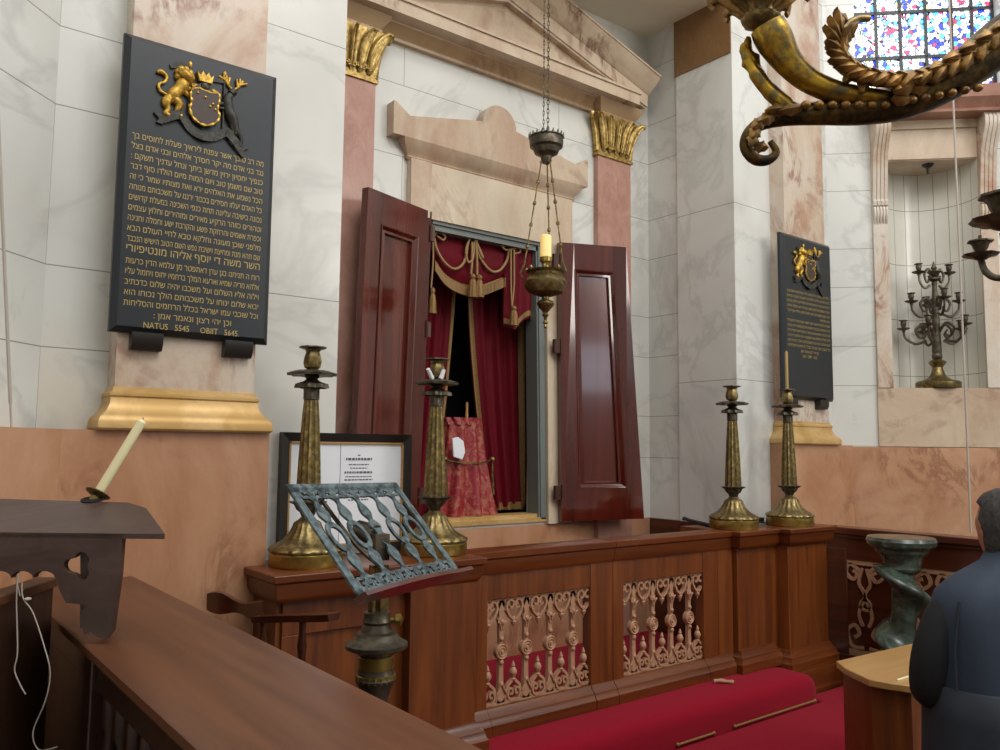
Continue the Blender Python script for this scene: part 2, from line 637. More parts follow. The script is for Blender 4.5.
for k, (x0, x1) in enumerate(((.322, .432), (1.085, 1.2))):
    facet(B().box(x0, x1, -.025, .0, 2.132, 3.52).obj('trim_%d' % (6 + k), 'pilaster_stone', bevel=.003), FL, R4)
    # scrolled console above it
    b = B()
    pr = [(-.02, 3.50), (-.045, 3.51), (-.05, 3.54), (-.03, 3.56), (-.04, 3.62), (-.055, 3.75), (-.075, 3.90), (-.12, 4.0),
          (-.16, 4.06), (-.165, 4.12), (-.14, 4.165), (.0, 4.165), (.0, 3.50)]
    for q in range(4):
        a0 = x0 + (x1 - x0) * q / 4 + .002
        a1 = x0 + (x1 - x0) * (q + 1) / 4 - .002
        b.prism(pr, lambda u, v, s_, a0=a0, a1=a1: (a1 if s_ else a0, u, v))
    b.prism([(min(u + .012, 0), v) for u, v in pr], lambda u, v, s_: (x1 - .001 if s_ else x0 + .001, u, v))
    for q in range(5):
        xx = x0 + .012 + q * (x1 - x0 - .024) / 4
        b.tube([(xx, -.035, 3.50), (xx, -.042, 3.45), (xx, -.032, 3.39), (xx, -.02, 3.36)], [.010, .012, .008, .002], 6)
    facet(b.obj('trim_%d' % (8 + k), 'pilaster_stone'), FL, R4)
facet(B().box(.432, 1.085, -.012, .02, 3.87, 4.10).obj('trim_10', 'cream_breccia'), FL, R4)
facet(B().box(.432, 1.085, -.03, .02, 4.10, 4.17).obj('trim_11', 'cream_plain'), FL, R4)
facet(B().box(NX0, NX1, -.0, .40, 3.862, 3.89).obj('ceiling', 'cream_breccia'), FL, R4)
facet(B().box(NX0, NX1, -.0, .40, 2.11, 2.132).obj('trim_12', 'cream_plain'), FL, R4)
pr = [(0.0, 4.165), (-.18, 4.165), (-.185, 4.18), (-.17, 4.19), (-.20, 4.22), (-.235, 4.25), (-.24, 4.285), (-.22, 4.29), (-.225, 4.345), (-.20, 4.36), (0.0, 4.37)]
b = B()
b.prism(pr, lambda u, v, s_: ((1.32 if s_ else .30) + (-u * .0), u, v))
facet(b.obj('trim_13', breccia('shelf_stone', '#b98f7e', '#a57a68', '#8f6354', '#6a4033', amt=0.5, scale=3.0)), FL, R4)
# stained-glass window
b = B().box(.236, 1.30, .12, .13, 4.37, 6.4)
wn = facet(b.obj('window_1', 'stained_glass'), FL, R4)
b = B()
for xx in (.245, .43, .61, .80, .99, 1.14, 1.29):
    b.box(xx - .011, xx + .011, .10, .12, 4.37, 6.4)
for zz in (4.38, 4.73, 5.1, 5.45, 5.8):
    b.box(.236, 1.30, .10, .12, zz - .012, zz + .012)
fr = b.obj('window_frame', 'black_frame', wn, world=False)

# left facet
b = B().box(-1.55, 0.02, 0, .3, 1.69, 6.6)
facet(b.obj('wall_left', 'marble_left'), FLL, PI / 4)
facet(B().box(-1.55, 0.05, -.142, .0, 0.0, 1.704).obj('trim_14', 'orange_stone'), FLL, PI / 4)
# the rest of the hall behind the camera
st(B().box(-.9, -.61, -7, 2.22, 0, 6.6).obj('wall_side', 'marble_side'))
b = B()
for x0, x1, z0, z1 in ((-.9, 4.9, 0, 6.6), (6.3, 7.1, 0, 6.6), (4.9, 6.3, 0, 2.15), (4.9, 6.3, 3.15, 4.4), (4.9, 6.3, 6.2, 6.6)):
    b.box(x0, x1, -7.2, -7.0, z0, z1)
st(b.obj('wall_back', 'marble_slab'))
for k, (x0, x1, z0, z1, mt) in enumerate(((4.9, 6.3, 2.15, 3.15, 'daylight_glass'), (4.9, 6.3, 4.4, 6.2, 'stained_glass'))):
    wo = st(B().box(x0, x1, -7.15, -7.12, z0, z1).obj('window_%d' % (k + 2), mt))
    b = B()
    for q in range(5):
        xx = x0 + (x1 - x0) * q / 4
        b.box(xx - .015, xx + .015, -7.12, -7.10, z0, z1)
    for q in range(4):
        zz = z0 + (z1 - z0) * q / 3
        b.box(x0, x1, -7.12, -7.10, zz - .015, zz + .015)
    b.obj('window_frame', 'black_frame', wo)
st(B().box(6.81, 7.1, -7, 2.24, 0, 6.6).obj('wall_far_right', 'marble_side'))


def wrap(b, x0, x1, y, yb, prof, ends=(1, 1)):
    """sweep moulding profile (out, z) around left, front and right of a block"""
    rings = []
    path = [(x0, yb, -1, 0), (x0, y, -1, -1), (x1, y, 1, -1), (x1, yb, 1, 0)]
    for px, py, dx, dy in path:
        rings.append([(px + dx * o, py + dy * o, z) for o, z in prof])
    return b.rings(rings)


# pilasters beside the recess, gilt bases, wainscots
for k, (x0, x1, xa, xb) in enumerate(((.71, 1.229, .45, 1.29), (4.965, 5.47, 4.91, 5.73))):
    st(B().box(x0, x1, YF, YB, 1.84, 6.6).obj('trim_%d' % (15 + k), 'pilaster_stone'))
    pr = [(-.01, 1.704), (.054, 1.704), (.060, 1.712), (.060, 1.735), (.054, 1.750), (.040, 1.762), (.026, 1.780), (.016, 1.80), (.013, 1.824), (.018, 1.83),
          (.018, 1.84), (.006, 1.85), (.005, 1.862), (-.01, 1.866)]
    st(wrap(B(), x0, x1, YF, YB, pr).obj('trim_%d' % (17 + k), 'gold_base'))
    st(B().box(xa, xb, 3.17, YB, 0.0, 1.704).obj('trim_%d' % (19 + k), 'orange_stone'))

# ark aedicule: pink pilasters, gilt capitals
for k, (x0, x1) in enumerate(((1.873, 2.205), (3.993, 4.325))):
    st(B().box(x0, x1, 4.045, YA, ZP_, 3.735).obj('trim_%d' % (21 + k), 'pink_granite'))
    b = B()
    xm = (x0 + x1) / 2
    wrap(b, x0, x1, 4.045, YA, [(-.02, 3.735), (.012, 3.737), (.014, 3.755), (.002, 3.762), (.005, 3.80), (.028, 3.95), (.045, 4.03), (-.02, 4.03)])
    wd_ = (x1 - x0)
    for u0, lean, fat in ((-.40, -.055, .034), (-.20, -.030, .030), (.0, .0, .016), (.20, .030, .030), (.40, .055, .034)):
        fx = xm + u0 * wd_                                 # tall smooth acanthus lobes curling outwards
        pts = smooth_path([(fx - lean * .3, 4.036, 3.775), (fx - lean * .1, 4.020, 3.83), (fx + lean * .2, 4.008, 3.90), (fx + lean * .8, 3.992, 3.97), (fx + lean * 1.5, 3.972, 4.012), (fx + lean * 1.9, 3.965, 3.995)], 5)
        n_ = len(pts)
        b.tube(pts, [max(.004, fat * math.sin(PI * min(1, .12 + .86 * i / (n_ - 1)))) for i in range(n_)], 10, flat=.45)
        for sg in (-1, 1):
            p3 = [(p[0] + sg * fat * .55 * math.sin(PI * min(1, .12 + .86 * i / (n_ - 1))), p[1] - .012, p[2]) for i, p in enumerate(pts)]
            b.tube(p3[2:-2], .005, 5)
    for u0 in (-.29, -.10, .10, .29):
        for sg in (-1, 1):
            pth = [(xm + u0 * wd_ + u, 4.024, 3.80 + v) for u, v in arc(sg * .014, 0, .022, PI if sg > 0 else 0, (PI if sg > 0 else 0) + sg * -1.6 * PI, 9, .005)]
            b.tube(pth, .008, 6)
    for sg, ex in ((-1, x0), (1, x1)):
        pts = smooth_path([(ex, 4.06, 3.77), (ex + sg * .012, 4.055, 3.88), (ex + sg * .05, 4.045, 4.0), (ex + sg * .075, 4.03, 4.015), (ex + sg * .07, 4.03, 3.985)], 4)
        b.tube(pts, [.022] * (len(pts) - 4) + [.018, .014, .010, .006], 8)
    st(b.obj('trim_%d' % (23 + k), 'gold'))

# pediment
HX = 1.17
b = B()
arch = [(.0, 4.045), (-.035, 4.045), (-.04, 4.06), (-.03, 4.068), (-.035, 4.075), (-.055, 4.10), (-.09, 4.122), (-.095, 4.135), (0, 4.135)]
b.prism(arch, lambda u, v, s_: (XC + (1.25 if s_ else -1.25), YA + u, v))
for x0, x1 in ((1.84, 2.235), (3.965, 4.355)):            # moulding breaks forward over the capitals
    wrap(b, x0 + .02, x1 - .02, 4.01, YA, [(-.05, 4.03), (.0, 4.03), (.005, 4.045), (.0, 4.052), (.012, 4.07), (.035, 4.10), (.05, 4.135), (-.05, 4.135)])
st(b.obj('trim_25', breccia('architrave_stone', '#c2a882', '#b79b76', '#a58565', '#6e4232', amt=0.6, scale=1.6)))
b = B()
b.box(XC - HX, XC + HX, 3.90, YA, 4.13, 4.205)
b.box(XC - HX - .012, XC + HX + .012, 3.888, YA, 4.205, 4.222)
b.prism([(XC - HX, 4.215), (XC + HX, 4.215), (XC, 4.55)], lambda u, v, s_: (u, YA if s_ else 4.0, v))
RP = [(4.02, .0), (3.955, .0), (3.95, .012), (3.94, .012), (3.935, .10), (3.925, .105), (3.91, .125), (3.90, .135), (3.885, .15), (3.855, .19),
      (3.84, .215), (3.832, .218), (3.832, .232), (YA, .245), (YA, .0)]


def zb(x):
    return 4.205 + (XC + HX - .03 - x) * .282


for sg in (-1, 1):
    rg = []
    for x in (XC + HX + .13, XC + HX - .05, XC):
        base = zb(x) - .012
        rg.append([(XC + sg * (x - XC), y, base + dz) for y, dz in RP])
    # mitred plan: tip tapers back with projection
    rg[0] = [(XC + sg * (HX + .16 - (y - 3.832) * .35 - XC * 0), y, zb(XC + HX + .16 - (y - 3.832) * .35) - .012 + dz) for y, dz in RP]
    b.rings(rg)
st(b.obj('trim_26', 'cream_breccia'))

# ================================================================== THE ARK
ark = thing('torah_ark', 'tall mahogany ark doors standing open in a marble surround with small pediment', 'ark', (XC, 4.06, 1.2))
b = B()
yf = 4.055
for lo, hi in (([(2.42, 1.17), (2.54, 1.17), (2.61, 3.02), (2.455, 3.36)], 0), ([(3.555, 1.17), (3.78, 1.17), (3.755, 3.36), (3.525, 3.02)], 0),
               ([(2.61, 3.02), (3.525, 3.02), (3.755, 3.36), (2.455, 3.36)], 0)):
    b.prism(lo, lambda u, v, s_: (u, YA + .1 if s_ else yf, v))
b.obj('surround', 'cream_plain', ark)
b = B()
b.prism([(2.455, 3.36), (2.455, 3.02), (2.59, 3.02), (2.60, 3.36)], lambda u, v, s_: (u, yf + .02 if s_ else yf - .012, v))
wrap(b, 2.43, 3.78, 4.055, YA, [(-.05, 3.355), (-.01, 3.355), (.0, 3.37), (-.008, 3.378), (.004, 3.40), (.03, 3.43), (.045, 3.465), (-.05, 3.465)])
b.prism([(2.31, 3.465), (2.31, 3.66)] + [(2.31 + .012 + .10 * (1 - math.cos(a)), 3.595 + .065 * math.cos(a)) for a in [PI / 2 * i / 6 for i in range(1, 7)]] +
        [(2.92, 3.695)] + arc(3.085, 3.70, .135, PI, 0, 12) + [(3.25, 3.695), (3.745, 3.60)] +
        [(3.86 - .012 - .10 * (1 - math.cos(a)), 3.595 + .065 * math.cos(a)) for a in [PI / 2 * i / 6 for i in range(6, 0, -1)]] +
        [(3.86, 3.66), (3.86, 3.465)], lambda u, v, s_: (u, YA if s_ else 4.01, v))
b.obj('pediment', 'cream_breccia', ark)
b = B()
for p0, p1, p2, p3 in (((2.53, 1.20), (2.56, 1.20), (2.63, 3.03), (2.59, 3.03)), ((3.495, 1.20), (3.56, 1.20), (3.53, 3.03), (3.455, 3.03))):
    b.prism([p0, p1, p2, p3], lambda u, v, s_: (u, 4.2 if s_ else 4.085, v))
    b.prism([(p0[0] + .012, 1.2), (p1[0] - .012, 1.2), (p2[0] - .012, 3.03), (p3[0] + .012, 3.03)], lambda u, v, s_: (u, 4.2 if s_ else 4.075, v))
b.box(2.63, 3.54, 4.085, 4.2, 2.965, 3.03)
b.box(2.63, 3.54, 4.070, 4.2, 3.0, 3.03)
b.obj('door_frame', 'grey_paint', ark)
b = B().box(2.58, 3.58, 4.075, 4.25, 1.185, 1.212)
b.box(2.52, 3.56, 4.10, 4.25, 1.21, 1.235)
b.obj('sill', 'gold_base', ark)
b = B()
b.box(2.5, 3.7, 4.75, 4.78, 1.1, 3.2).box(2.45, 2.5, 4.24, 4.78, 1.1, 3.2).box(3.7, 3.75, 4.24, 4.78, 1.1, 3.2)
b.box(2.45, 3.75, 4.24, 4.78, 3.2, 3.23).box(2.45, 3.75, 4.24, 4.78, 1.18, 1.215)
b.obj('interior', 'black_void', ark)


def leaf(hb, ht, fb, ft, zb0, zt0, side, name='door'):
    """door leaf between hinge edge (hb bottom, ht top) and free edge (fb, ft), plan points; thickness away from room"""
    HB, HT, FB, FT = (Vector((*hb, zb0)), Vector((*ht, zt0)), Vector((*fb, zb0)), Vector((*ft, zt0)))
    dx = (FB - HB).normalized()
    nrm = Vector((dx.y, -dx.x, 0))
    if nrm.y > 0:
        nrm = -nrm

    def P(u, v, o=0.0):
        a = HB.lerp(FB, u)
        c = HT.lerp(FT, u)
        return a.lerp(c, v) + nrm * o
    th = .045
    b_ = B()
    su, sv0, sv1 = .21, .115, .905
    quads = [((0, 0), (su, 0), (su, 1), (0, 1)), ((1 - su, 0), (1, 0), (1, 1), (1 - su, 1)),
             ((su, 0), (1 - su, 0), (1 - su, sv0), (su, sv0)), ((su, sv1), (1 - su, sv1), (1 - su, 1), (su, 1))]
    for q in quads:
        b_.hexa([P(*c, -th) for c in q][:4] + [P(*c, 0) for c in q])
    d = b_.obj(name, 'mahogany', ark, ang=25)
    b_ = B()
    f = lambda a, v, o: P(a, v, o)
    c0 = [(su, sv0), (1 - su, sv0), (1 - su, sv1), (su, sv1)]
    ins = .045
    ivs = .013
    c1 = [(su + ins, sv0 + ivs), (1 - su - ins, sv0 + ivs), (1 - su - ins, sv1 - ivs), (su + ins, sv1 - ivs)]
    c0i = [(su + .012, sv0 + .004), (1 - su - .012, sv0 + .004), (1 - su - .012, sv1 - .004), (su + .012, sv1 - .004)]
    ins, ivs = .075, .021
    c2 = [(su + ins, sv0 + ivs), (1 - su - ins, sv0 + ivs), (1 - su - ins, sv1 - ivs), (su + ins, sv1 - ivs)]
    b_.rings([[P(*c, -.03) for c in c0], [P(*c, .006) for c in c0], [P(*c, .004) for c in c0i], [P(*c, -.012) for c in c1], [P(*c, -.010) for c in c2], [P(*c, -.03) for c in c2]])
    b_.obj('door_panel', 'mahogany', d, ang=20)
    for vv in (.10, .62, .93):
        b_ = B()
        a = P(0, vv, -.01)
        b_.box(a.x - .055, a.x + .03, a.y - .012, a.y + .01, a.z - .045, a.z + .045)
        b_.tube([a + Vector((0, -.015, -.05)), a + Vector((0, -.015, .05))], .008, 8)
        b_.obj('hinge', 'hinge', d)
    return d


leaf((3.622, 4.005), (3.592, 4.0), (4.242, 3.855), (4.028, 3.81), 1.188, 3.03, 1)
leaf((2.555, 4.05), (2.612, 4.055), (2.03, 3.86), (2.085, 3.875), 1.188, 3.062, -1)

# curtains inside the ark
cur = thing('ark_curtain', 'crimson velvet curtain with gold braid, swagged valance and tassels hanging inside the ark', 'curtain', (XC, 4.25, 1.24))


def drape(path_top, path_bot, y, z0, z1, folds, amp, nseg=60, nz=14, curve=None):
    b_ = B()
    R = []
    for i in range(nz + 1):
        t = i / nz
        z = z1 + (z0 - z1) * t
        xa = path_top[0] + (path_bot[0] - path_top[0]) * (curve[0](t) if curve else t)
        xb = path_top[1] + (path_bot[1] - path_top[1]) * (curve[1](t) if curve else t)
        R.append([(xa + (xb - xa) * j / nseg, y + amp * (1 + .2 * t) * math.sin(2 * PI * folds * j / nseg + .6 * math.sin(3 * t)) +
                   .3 * amp * math.sin(2 * PI * folds * 2.3 * j / nseg + t), z) for j in range(nseg + 1)])
    b_.rings([r for r in R], caps=False, closed=False)
    back = [[(p[0], p[1] + .012, p[2]) for p in r] for r in R]
    b_.rings(back, caps=False, closed=False)
    return b_, R


def trim(R, j0, j1, parent, off=-.006, name='gold_braid'):
    b_ = B()
    b_.rings([[(r[j][0], r[j][1] + off, r[j][2]) for j in range(j0, j1 + 1)] for r in R], caps=False, closed=False)
    return b_.obj(name, 'gilt_trim', parent, ang=80)


ease = lambda t: t ** 1.5
bb, RL = drape((2.60, XZ(457, 280, 4.33)[0]), (2.50, XZ(434, 500, 4.33)[0]), 4.33, 1.24, 2.85, 4, .014, curve=(ease, ease))
dl = bb.obj('drape', 'velvet', cur, ang=80)
trim(RL, 54, 59, dl)
bb, RR = drape((XZ(467, 280, 4.33)[0], 3.56), (XZ(490, 505, 4.33)[0], XZ(526, 500, 4.33)[0]), 4.33, 1.245, 2.85, 3.5, .018, curve=(ease, ease))
dr = bb.obj('drape', 'velvet', cur, ang=80)
trim(RR, 1, 5, dr)
trim(RR, 54, 59, dr)
b = B()
b.rings([[(r[0] + 0, r[1] - .006, z) for r in RR[-1]] for z in (1.25, 1.30)], caps=False, closed=False)
b.obj('gold_braid', 'gilt_trim', dr, ang=80)
# valance: one deep swag and a tail at the right
b = B()
NS = 40
pts_low = smooth_path([XZ(434, 262, 4.17), XZ(445, 277, 4.17), XZ(462, 286, 4.17), XZ(480, 287, 4.17), XZ(504, 278, 4.17)], 10)
top = [(2.60 + (3.50 - 2.60) * i / (len(pts_low) - 1), 2.99) for i in range(len(pts_low))]
R = []
for t in [i / 8 for i in range(9)]:
    R.append([(a[0] + (c_[0] - a[0]) * t, 4.17 - .03 * math.sin(PI * t) + .008 * math.sin(t * 22), a[1] + (c_[1] - a[1]) * t) for a, c_ in zip(top, pts_low)])
b.rings(R, caps=False, closed=False)
b.rings([[(p[0], p[1] + .015, p[2]) for p in r] for r in R], caps=False, closed=False)
va = b.obj('valance', 'velvet', cur, ang=80)
b = B()
FR = []
for i, (x, z) in enumerate(pts_low):
    FR.append((x, z))
b.rings([[(x, 4.158, z + .012) for x, z in FR], [(x, 4.155, z - .055) for x, z in FR]], caps=False, closed=False)
for i in range(len(FR) * 2 - 2):
    k, h = divmod(i, 2)
    x, z = FR[k] if not h else ((FR[k][0] + FR[k + 1][0]) / 2, (FR[k][1] + FR[k + 1][1]) / 2)
    b.tube([(x, 4.152, z), (x, 4.150, z - .06)], .0055, 5)
b.obj('fringe', 'gilt_trim', va, ang=60)
b = B()
tail = [(504, 240), (541, 250), (541, 300), (541, 318), (532, 324), (516, 338), (508, 333), (505, 300)]
pt = [XZ(x, y, 4.13) for x, y in tail]
xs0, xs1 = 3.235, 3.50
R = []
for t in [i / 14 for i in range(15)]:
    row = []
    for j in range(25):
        u = j / 24
        x = xs0 + (xs1 - xs0) * u
        zl = 2.42 + .10 * u + .025 * math.cos(u * 9)
        row.append((x, 4.135 + .016 * math.sin(u * 14 + t), 2.985 + (zl - 2.985) * t))
    R.append(row)
b.rings(R, caps=False, closed=False)
b.rings([[(p[0], p[1] + .012, p[2]) for p in r] for r in R], caps=False, closed=False)
tl = b.obj('valance_tail', 'velvet', cur, ang=80)
b = B()
b.rings([[(p[0], p[1] - .006, p[2] + .015 + dz) for p in R[-1]] for dz in (0, .035)], caps=False, closed=False)
b.obj('gold_braid', 'gilt_trim', tl, ang=80)


def ropes(b_, px, Y, r=.009):
    b_.tube(smooth_path([YP(x, y, Y) for x, y in px], 6), r, 7)


b = B()
ropes(b, [(434, 238), (437, 250), (445, 263), (455, 269), (464, 262), (468, 243)], 4.125)
ropes(b, [(476, 243), (480, 258), (491, 271), (500, 270), (507, 260), (509, 250)], 4.125)
ropes(b, [(434, 236), (438, 232), (445, 236), (443, 240), (437, 236)], 4.12, .007)
ropes(b, [(504, 247), (501, 245), (506, 250), (518, 248), (520, 252), (513, 254)], 4.12, .007)
ropes(b, [(470, 238), (466, 250), (468, 262), (473, 258), (474, 242)], 4.115, .008)
ropes(b, [(474, 240), (480, 250), (483, 258), (480, 252), (476, 240)], 4.115, .008)
ropes(b, [(472, 242), (472, 262), (471, 274)], 4.115, .008)
ropes(b, [(476, 242), (477, 262), (477, 275)], 4.115, .008)
ropes(b, [(433, 240), (433, 262), (431, 288)], 4.115, .006)
ropes(b, [(511, 250), (511, 285), (512, 306)], 4.105, .006)
ropes(b, [(514, 250), (514, 285), (512, 306)], 4.105, .006)
b.obj('cord_swag', 'cord', cur, ang=80)
for px_, y0, y1, Y, rr in ((471, 274, 298, 4.11, .030), (477.5, 275, 298, 4.105, .030), (431, 288, 314, 4.11, .024), (512, 306, 326, 4.10, .030)):
    p, q = YP(px_, y0, Y), YP(px_, y1, Y)
    h = p.z - q.z
    tb = B().lathe([(.004, 0), (rr * .5, -h * .06), (rr * .6, -h * .16), (rr * .4, -h * .24), (rr * .62, -h * .3), (rr * .8, -h * .5), (rr, -h), (.004, -h * .99)][::-1],
                   (p.x, Y - .02, p.z), 18, lambda a, k, z: 1 + .06 * math.cos(9 * a))
    tb.obj('tassel', 'gilt_trim', cur)

# covered scroll in the ark
man = thing('torah_scroll', 'torah scroll in a gathered red and gold brocade mantle standing in the ark', 'scroll', (2.98, 4.36, 1.235))
b = B()
Rr = []
cx, cy = XZ(462, 465, 4.25)[0], 4.25
for i in range(22):
    t = i / 21
    z = 1.237 + t * .585
    fl = (1 - t)
    rx = .132 + .105 * fl ** 1.3
    ry = .07 + .03 * fl ** 1.6
    Rr.append([(cx + .02 * fl + rx * (1 + (.04 + .07 * fl) * math.sin(9 * a + 2 * fl)) * math.cos(a), cy + ry * (1 + (.10 + .22 * fl) * math.sin(9 * a + 2 * fl)) * math.sin(a), z)
               for a in [2 * PI * j / 72 for j in range(72)]])
b.rings(Rr)
mt_ = b.obj('mantle', 'damask', man, ang=80)
b = B()
b.rings([[(cx + .135 * (1 + .07 * math.sin(11 * a + k)) * math.cos(a), cy + .075 * (1 + .07 * math.sin(11 * a + k)) * math.sin(a), z)
          for a in [2 * PI * j / 66 for j in range(66)]] for k, z in enumerate((1.80, 1.815, 1.835, 1.845))])
b.obj('ruffle', 'damask', mt_)
B().lathe([(.008, 0), (.011, .02), (.008, .04), (.009, .10), (.003, .105)], (cx + .01, cy - .03, 1.84), 10).obj('stave', 'tan_wood', man)
b = B()
b.tube(smooth_path([(cx - .17, cy - .07, 1.58), (cx - .08, cy - .095, 1.565), (cx, cy - .105, 1.56), (cx + .10, cy - .095, 1.565), (cx + .19, cy - .06, 1.585)], 4), .006, 6)
for xx in (cx - .17, cx + .19):
    b.ball((xx, cy - .065, 1.585), .018)
    b.tube([(xx, cy - .065, 1.57), (xx + .01, cy - .065, 1.36)], [.007, .010], 8)
b.obj('hanging_rod', 'brass', man)
b = B()
wp = [(457, 438), (463, 437), (468, 441), (470, 452), (467, 460), (458, 457)]
b.prism([XZ(x, y, cy - .17) for x, y in wp], lambda u, v, s_: (u, cy - (.112 if s_ else .124), v))
tag(centered(b.obj('breastplate_card', 'white', bevel=.004)), 'small white curved plaque hung on the front of the brocade mantle', 'plaque')
for k, (xx, tilt, hh) in enumerate(((3.60, .13, .30), (3.66, .10, .27))):
    b = B()
    b.hexa([(xx - .03, 4.20, 1.236), (xx - .01, 4.20, 1.236), (xx - .01, 4.36, 1.236), (xx - .03, 4.36, 1.236),
            (xx - .03 + tilt * .4, 4.20, 1.236 + hh), (xx - .01 + tilt * .4, 4.20, 1.236 + hh), (xx - .01 + tilt * .4, 4.36, 1.236 + hh), (xx - .03 + tilt * .4, 4.36, 1.236 + hh)])
    bk = b.obj('book', plain('book_cover_%d' % k, ('#1d2233', '#6b3a20')[k], .6))
    tag(centered(bk), ('dark blue book leaning inside the ark to the right of the curtain', 'brown book behind the dark blue one inside the ark')[k], 'book')

# ================================================================== HANGING LAMP
LX, LY = 3.10, 3.575
lamp = thing('hanging_lamp', 'brass hanging lamp on three chains in front of the open ark', 'lamp', (LX, LY, 2.36))
zbw = XP(547, 285, LX).z
b = B()
kz = .0065
b.lathe([(.004, -.255), (.010, -.245), (.006, -.23), (.016, -.222), (.007, -.205), (.010, -.19), (.02, -.175), (.012, -.165), (.022, -.15), (.045, -.125), (.052, -.11), (.045, -.095),
         (.020, -.085), (.022, -.07), (.055, -.06), (.10, -.045), (.122, -.01), (.125, .02), (.108, .045), (.095, .055), (.098, .07), (.112, .078), (.116, .085), (.10, .088), (.02, .07), (.004, .07)],
        (LX, LY, zbw), 32)
bw = b.obj('bowl', 'brass', lamp)
for k in range(8):
    b = B()
    a = 2 * PI * k / 8
    b.ball((LX + .112 * math.cos(a), LY + .112 * math.sin(a), zbw + .09), .012, .012, .016, 8, 5)
    b.obj('bowl_knob', 'brass', bw)
b = B().lathe([(.030, .06), (.030, .075), (.022, .09), (.020, .12), (.026, .135), (.034, .14), (.036, .165), (.028, .168), (.004, .168)][::1], (LX, LY, zbw), 24)
b.obj('candle_cup', 'brass_bright', lamp)
zc_ = XP(544, 148, LX).z
b = B()
b.lathe([(.004, -.10), (.022, -.10), (.03, -.085), (.035, -.06), (.07, -.04), (.082, -.01), (.098, .0), (.102, .03), (.098, .05), (.104, .055), (.10, .062), (.03, .068), (.022, .08), (.012, .10), (.004, .105)],
        (LX, LY, zc_), 32)
for k in range(20):
    a = 2 * PI * k / 20
    b.tube([(LX + .10 * math.cos(a), LY + .10 * math.sin(a), zc_ + .055), (LX + .105 * math.cos(a), LY + .105 * math.sin(a), zc_ + .08)], [.009, .002], 5)
b.obj('canopy', 'bronze_dark', lamp)


def chain(b_, p, q, link=.035, r=.0028, lw=.008):
    p, q = Vector(p), Vector(q)
    n = max(2, int((q - p).length / (link * .75)))
    t = (q - p).normalized()
    s1 = t.orthogonal().normalized()
    s2 = t.cross(s1)
    for i in range(n):
        c0 = p.lerp(q, (i + .5) / n)
        sd = s1 if i % 2 else s2
        h = (q - p).length / n * .68
        pts = [c0 + t * (h * math.cos(a)) + sd * (lw * math.sin(a)) for a in [2 * PI * k / 8 for k in range(9)]]
        b_.tube(pts, r, 5, caps=False)


for k in range(3):
    a = 2 * PI * k / 3 + 2.75
    p0 = Vector((LX + .03 * math.cos(a), LY + .03 * math.sin(a), zc_ - .09))
    p1 = Vector((LX + .135 * math.cos(a), LY + .135 * math.sin(a), zbw + .09))
    b = B()
    for j in range(5):
        qa, qb = p0.lerp(p1, (j + .12) / 5), p0.lerp(p1, (j + .88) / 5)
        b.tube([qa, qb], .0045, 6)
        c0 = p0.lerp(p1, (j + 1) / 5)
        if j < 4:
            b.ball(c0, .011, seg=8, rg=6)
        chain(b, p0.lerp(p1, (j - .1 if j else 0) / 5), p0.lerp(p1, (j + .14) / 5), .02)
    b.tube([p1 + Vector((0, 0, .02)), p1 + Vector((.02 * math.cos(a), .02 * math.sin(a), -.03)), p1 + Vector((.0, .0, -.06))], .006, 6)
    b.obj('chain', 'brass', lamp)
b = B()
chain(b, (LX + .012, LY, zc_ + .10), (LX + .012, LY, 4.80), .036, .0026, .0065)
b.obj('suspension_chain', 'bronze_dark', lamp)
b = B()
chain(b, (LX - .022, LY, zc_ + .08), (LX - .022, LY, 4.80), .036, .002, .0045)
b.obj('suspension_chain', 'bronze_dark', lamp)
tag(centered(B().lathe([(.004, 0), (.032, 0), (.033, .01), (.033, .125), (.026, .13), (.012, .115), (.004, .115)], (LX, LY, zbw + .169), 20).obj('electric_candle', 'led_wax')),
    'short cream glowing candle standing in the hanging brass lamp', 'candle')

# ================================================================== CABINETS AND BALUSTRADE
CORN = [(-.05, -.105), (.005, -.105), (.012, -.095), (.018, -.085), (.024, -.035), (.034, -.028), (.036, -.004), (.030, .0), (-.05, .0)]
BASE = [(-.03, .0), (.045, .0), (.045, .05), (.036, .06), (.030, .085), (.018, .095), (.010, .12), (.0, .125), (-.03, .125)]
ZR = ZC + .0
cabL = thing('altar_cabinet', 'oak cabinet left of the balustrade carrying two candlesticks and a framed text', 'cabinet', (1.75, 3.0, ZP_))
b = B()
b.box(1.25, 1.80, 2.955, 3.30, 0.0, ZC - .1)
b.box(1.27, 1.80, 2.94, 2.96, .37, .52).box(1.27, 1.80, 2.94, 2.96, .95, 1.08).box(1.27, 1.36, 2.94, 2.96, .52, .95).box(1.64, 1.72, 2.94, 2.96, .52, .95)
b.box(1.80, 2.13, 2.90, 3.30, ZP_, ZC - .1)
b.obj('cabinet_body', 'oak', cabL, bevel=.002)
b = B()
b.box(1.24, 1.66, 2.92, 3.30, ZC - .032, ZC - .002)
b.box(1.655, 2.105, 2.92, 3.36, ZC - .032, ZC - .002)
wrap(b, 1.24, 2.13, 2.905, 3.30, [(o, ZC + z) for o, z in CORN])
b.obj('cabinet_top', 'oak_h', cabL, bevel=.002)
b = B()
wrap(b, 1.80, 2.13, 2.90, 3.2, [(o, ZP_ + z) for o, z in BASE])
b.obj('plinth', 'oak_h', cabL)

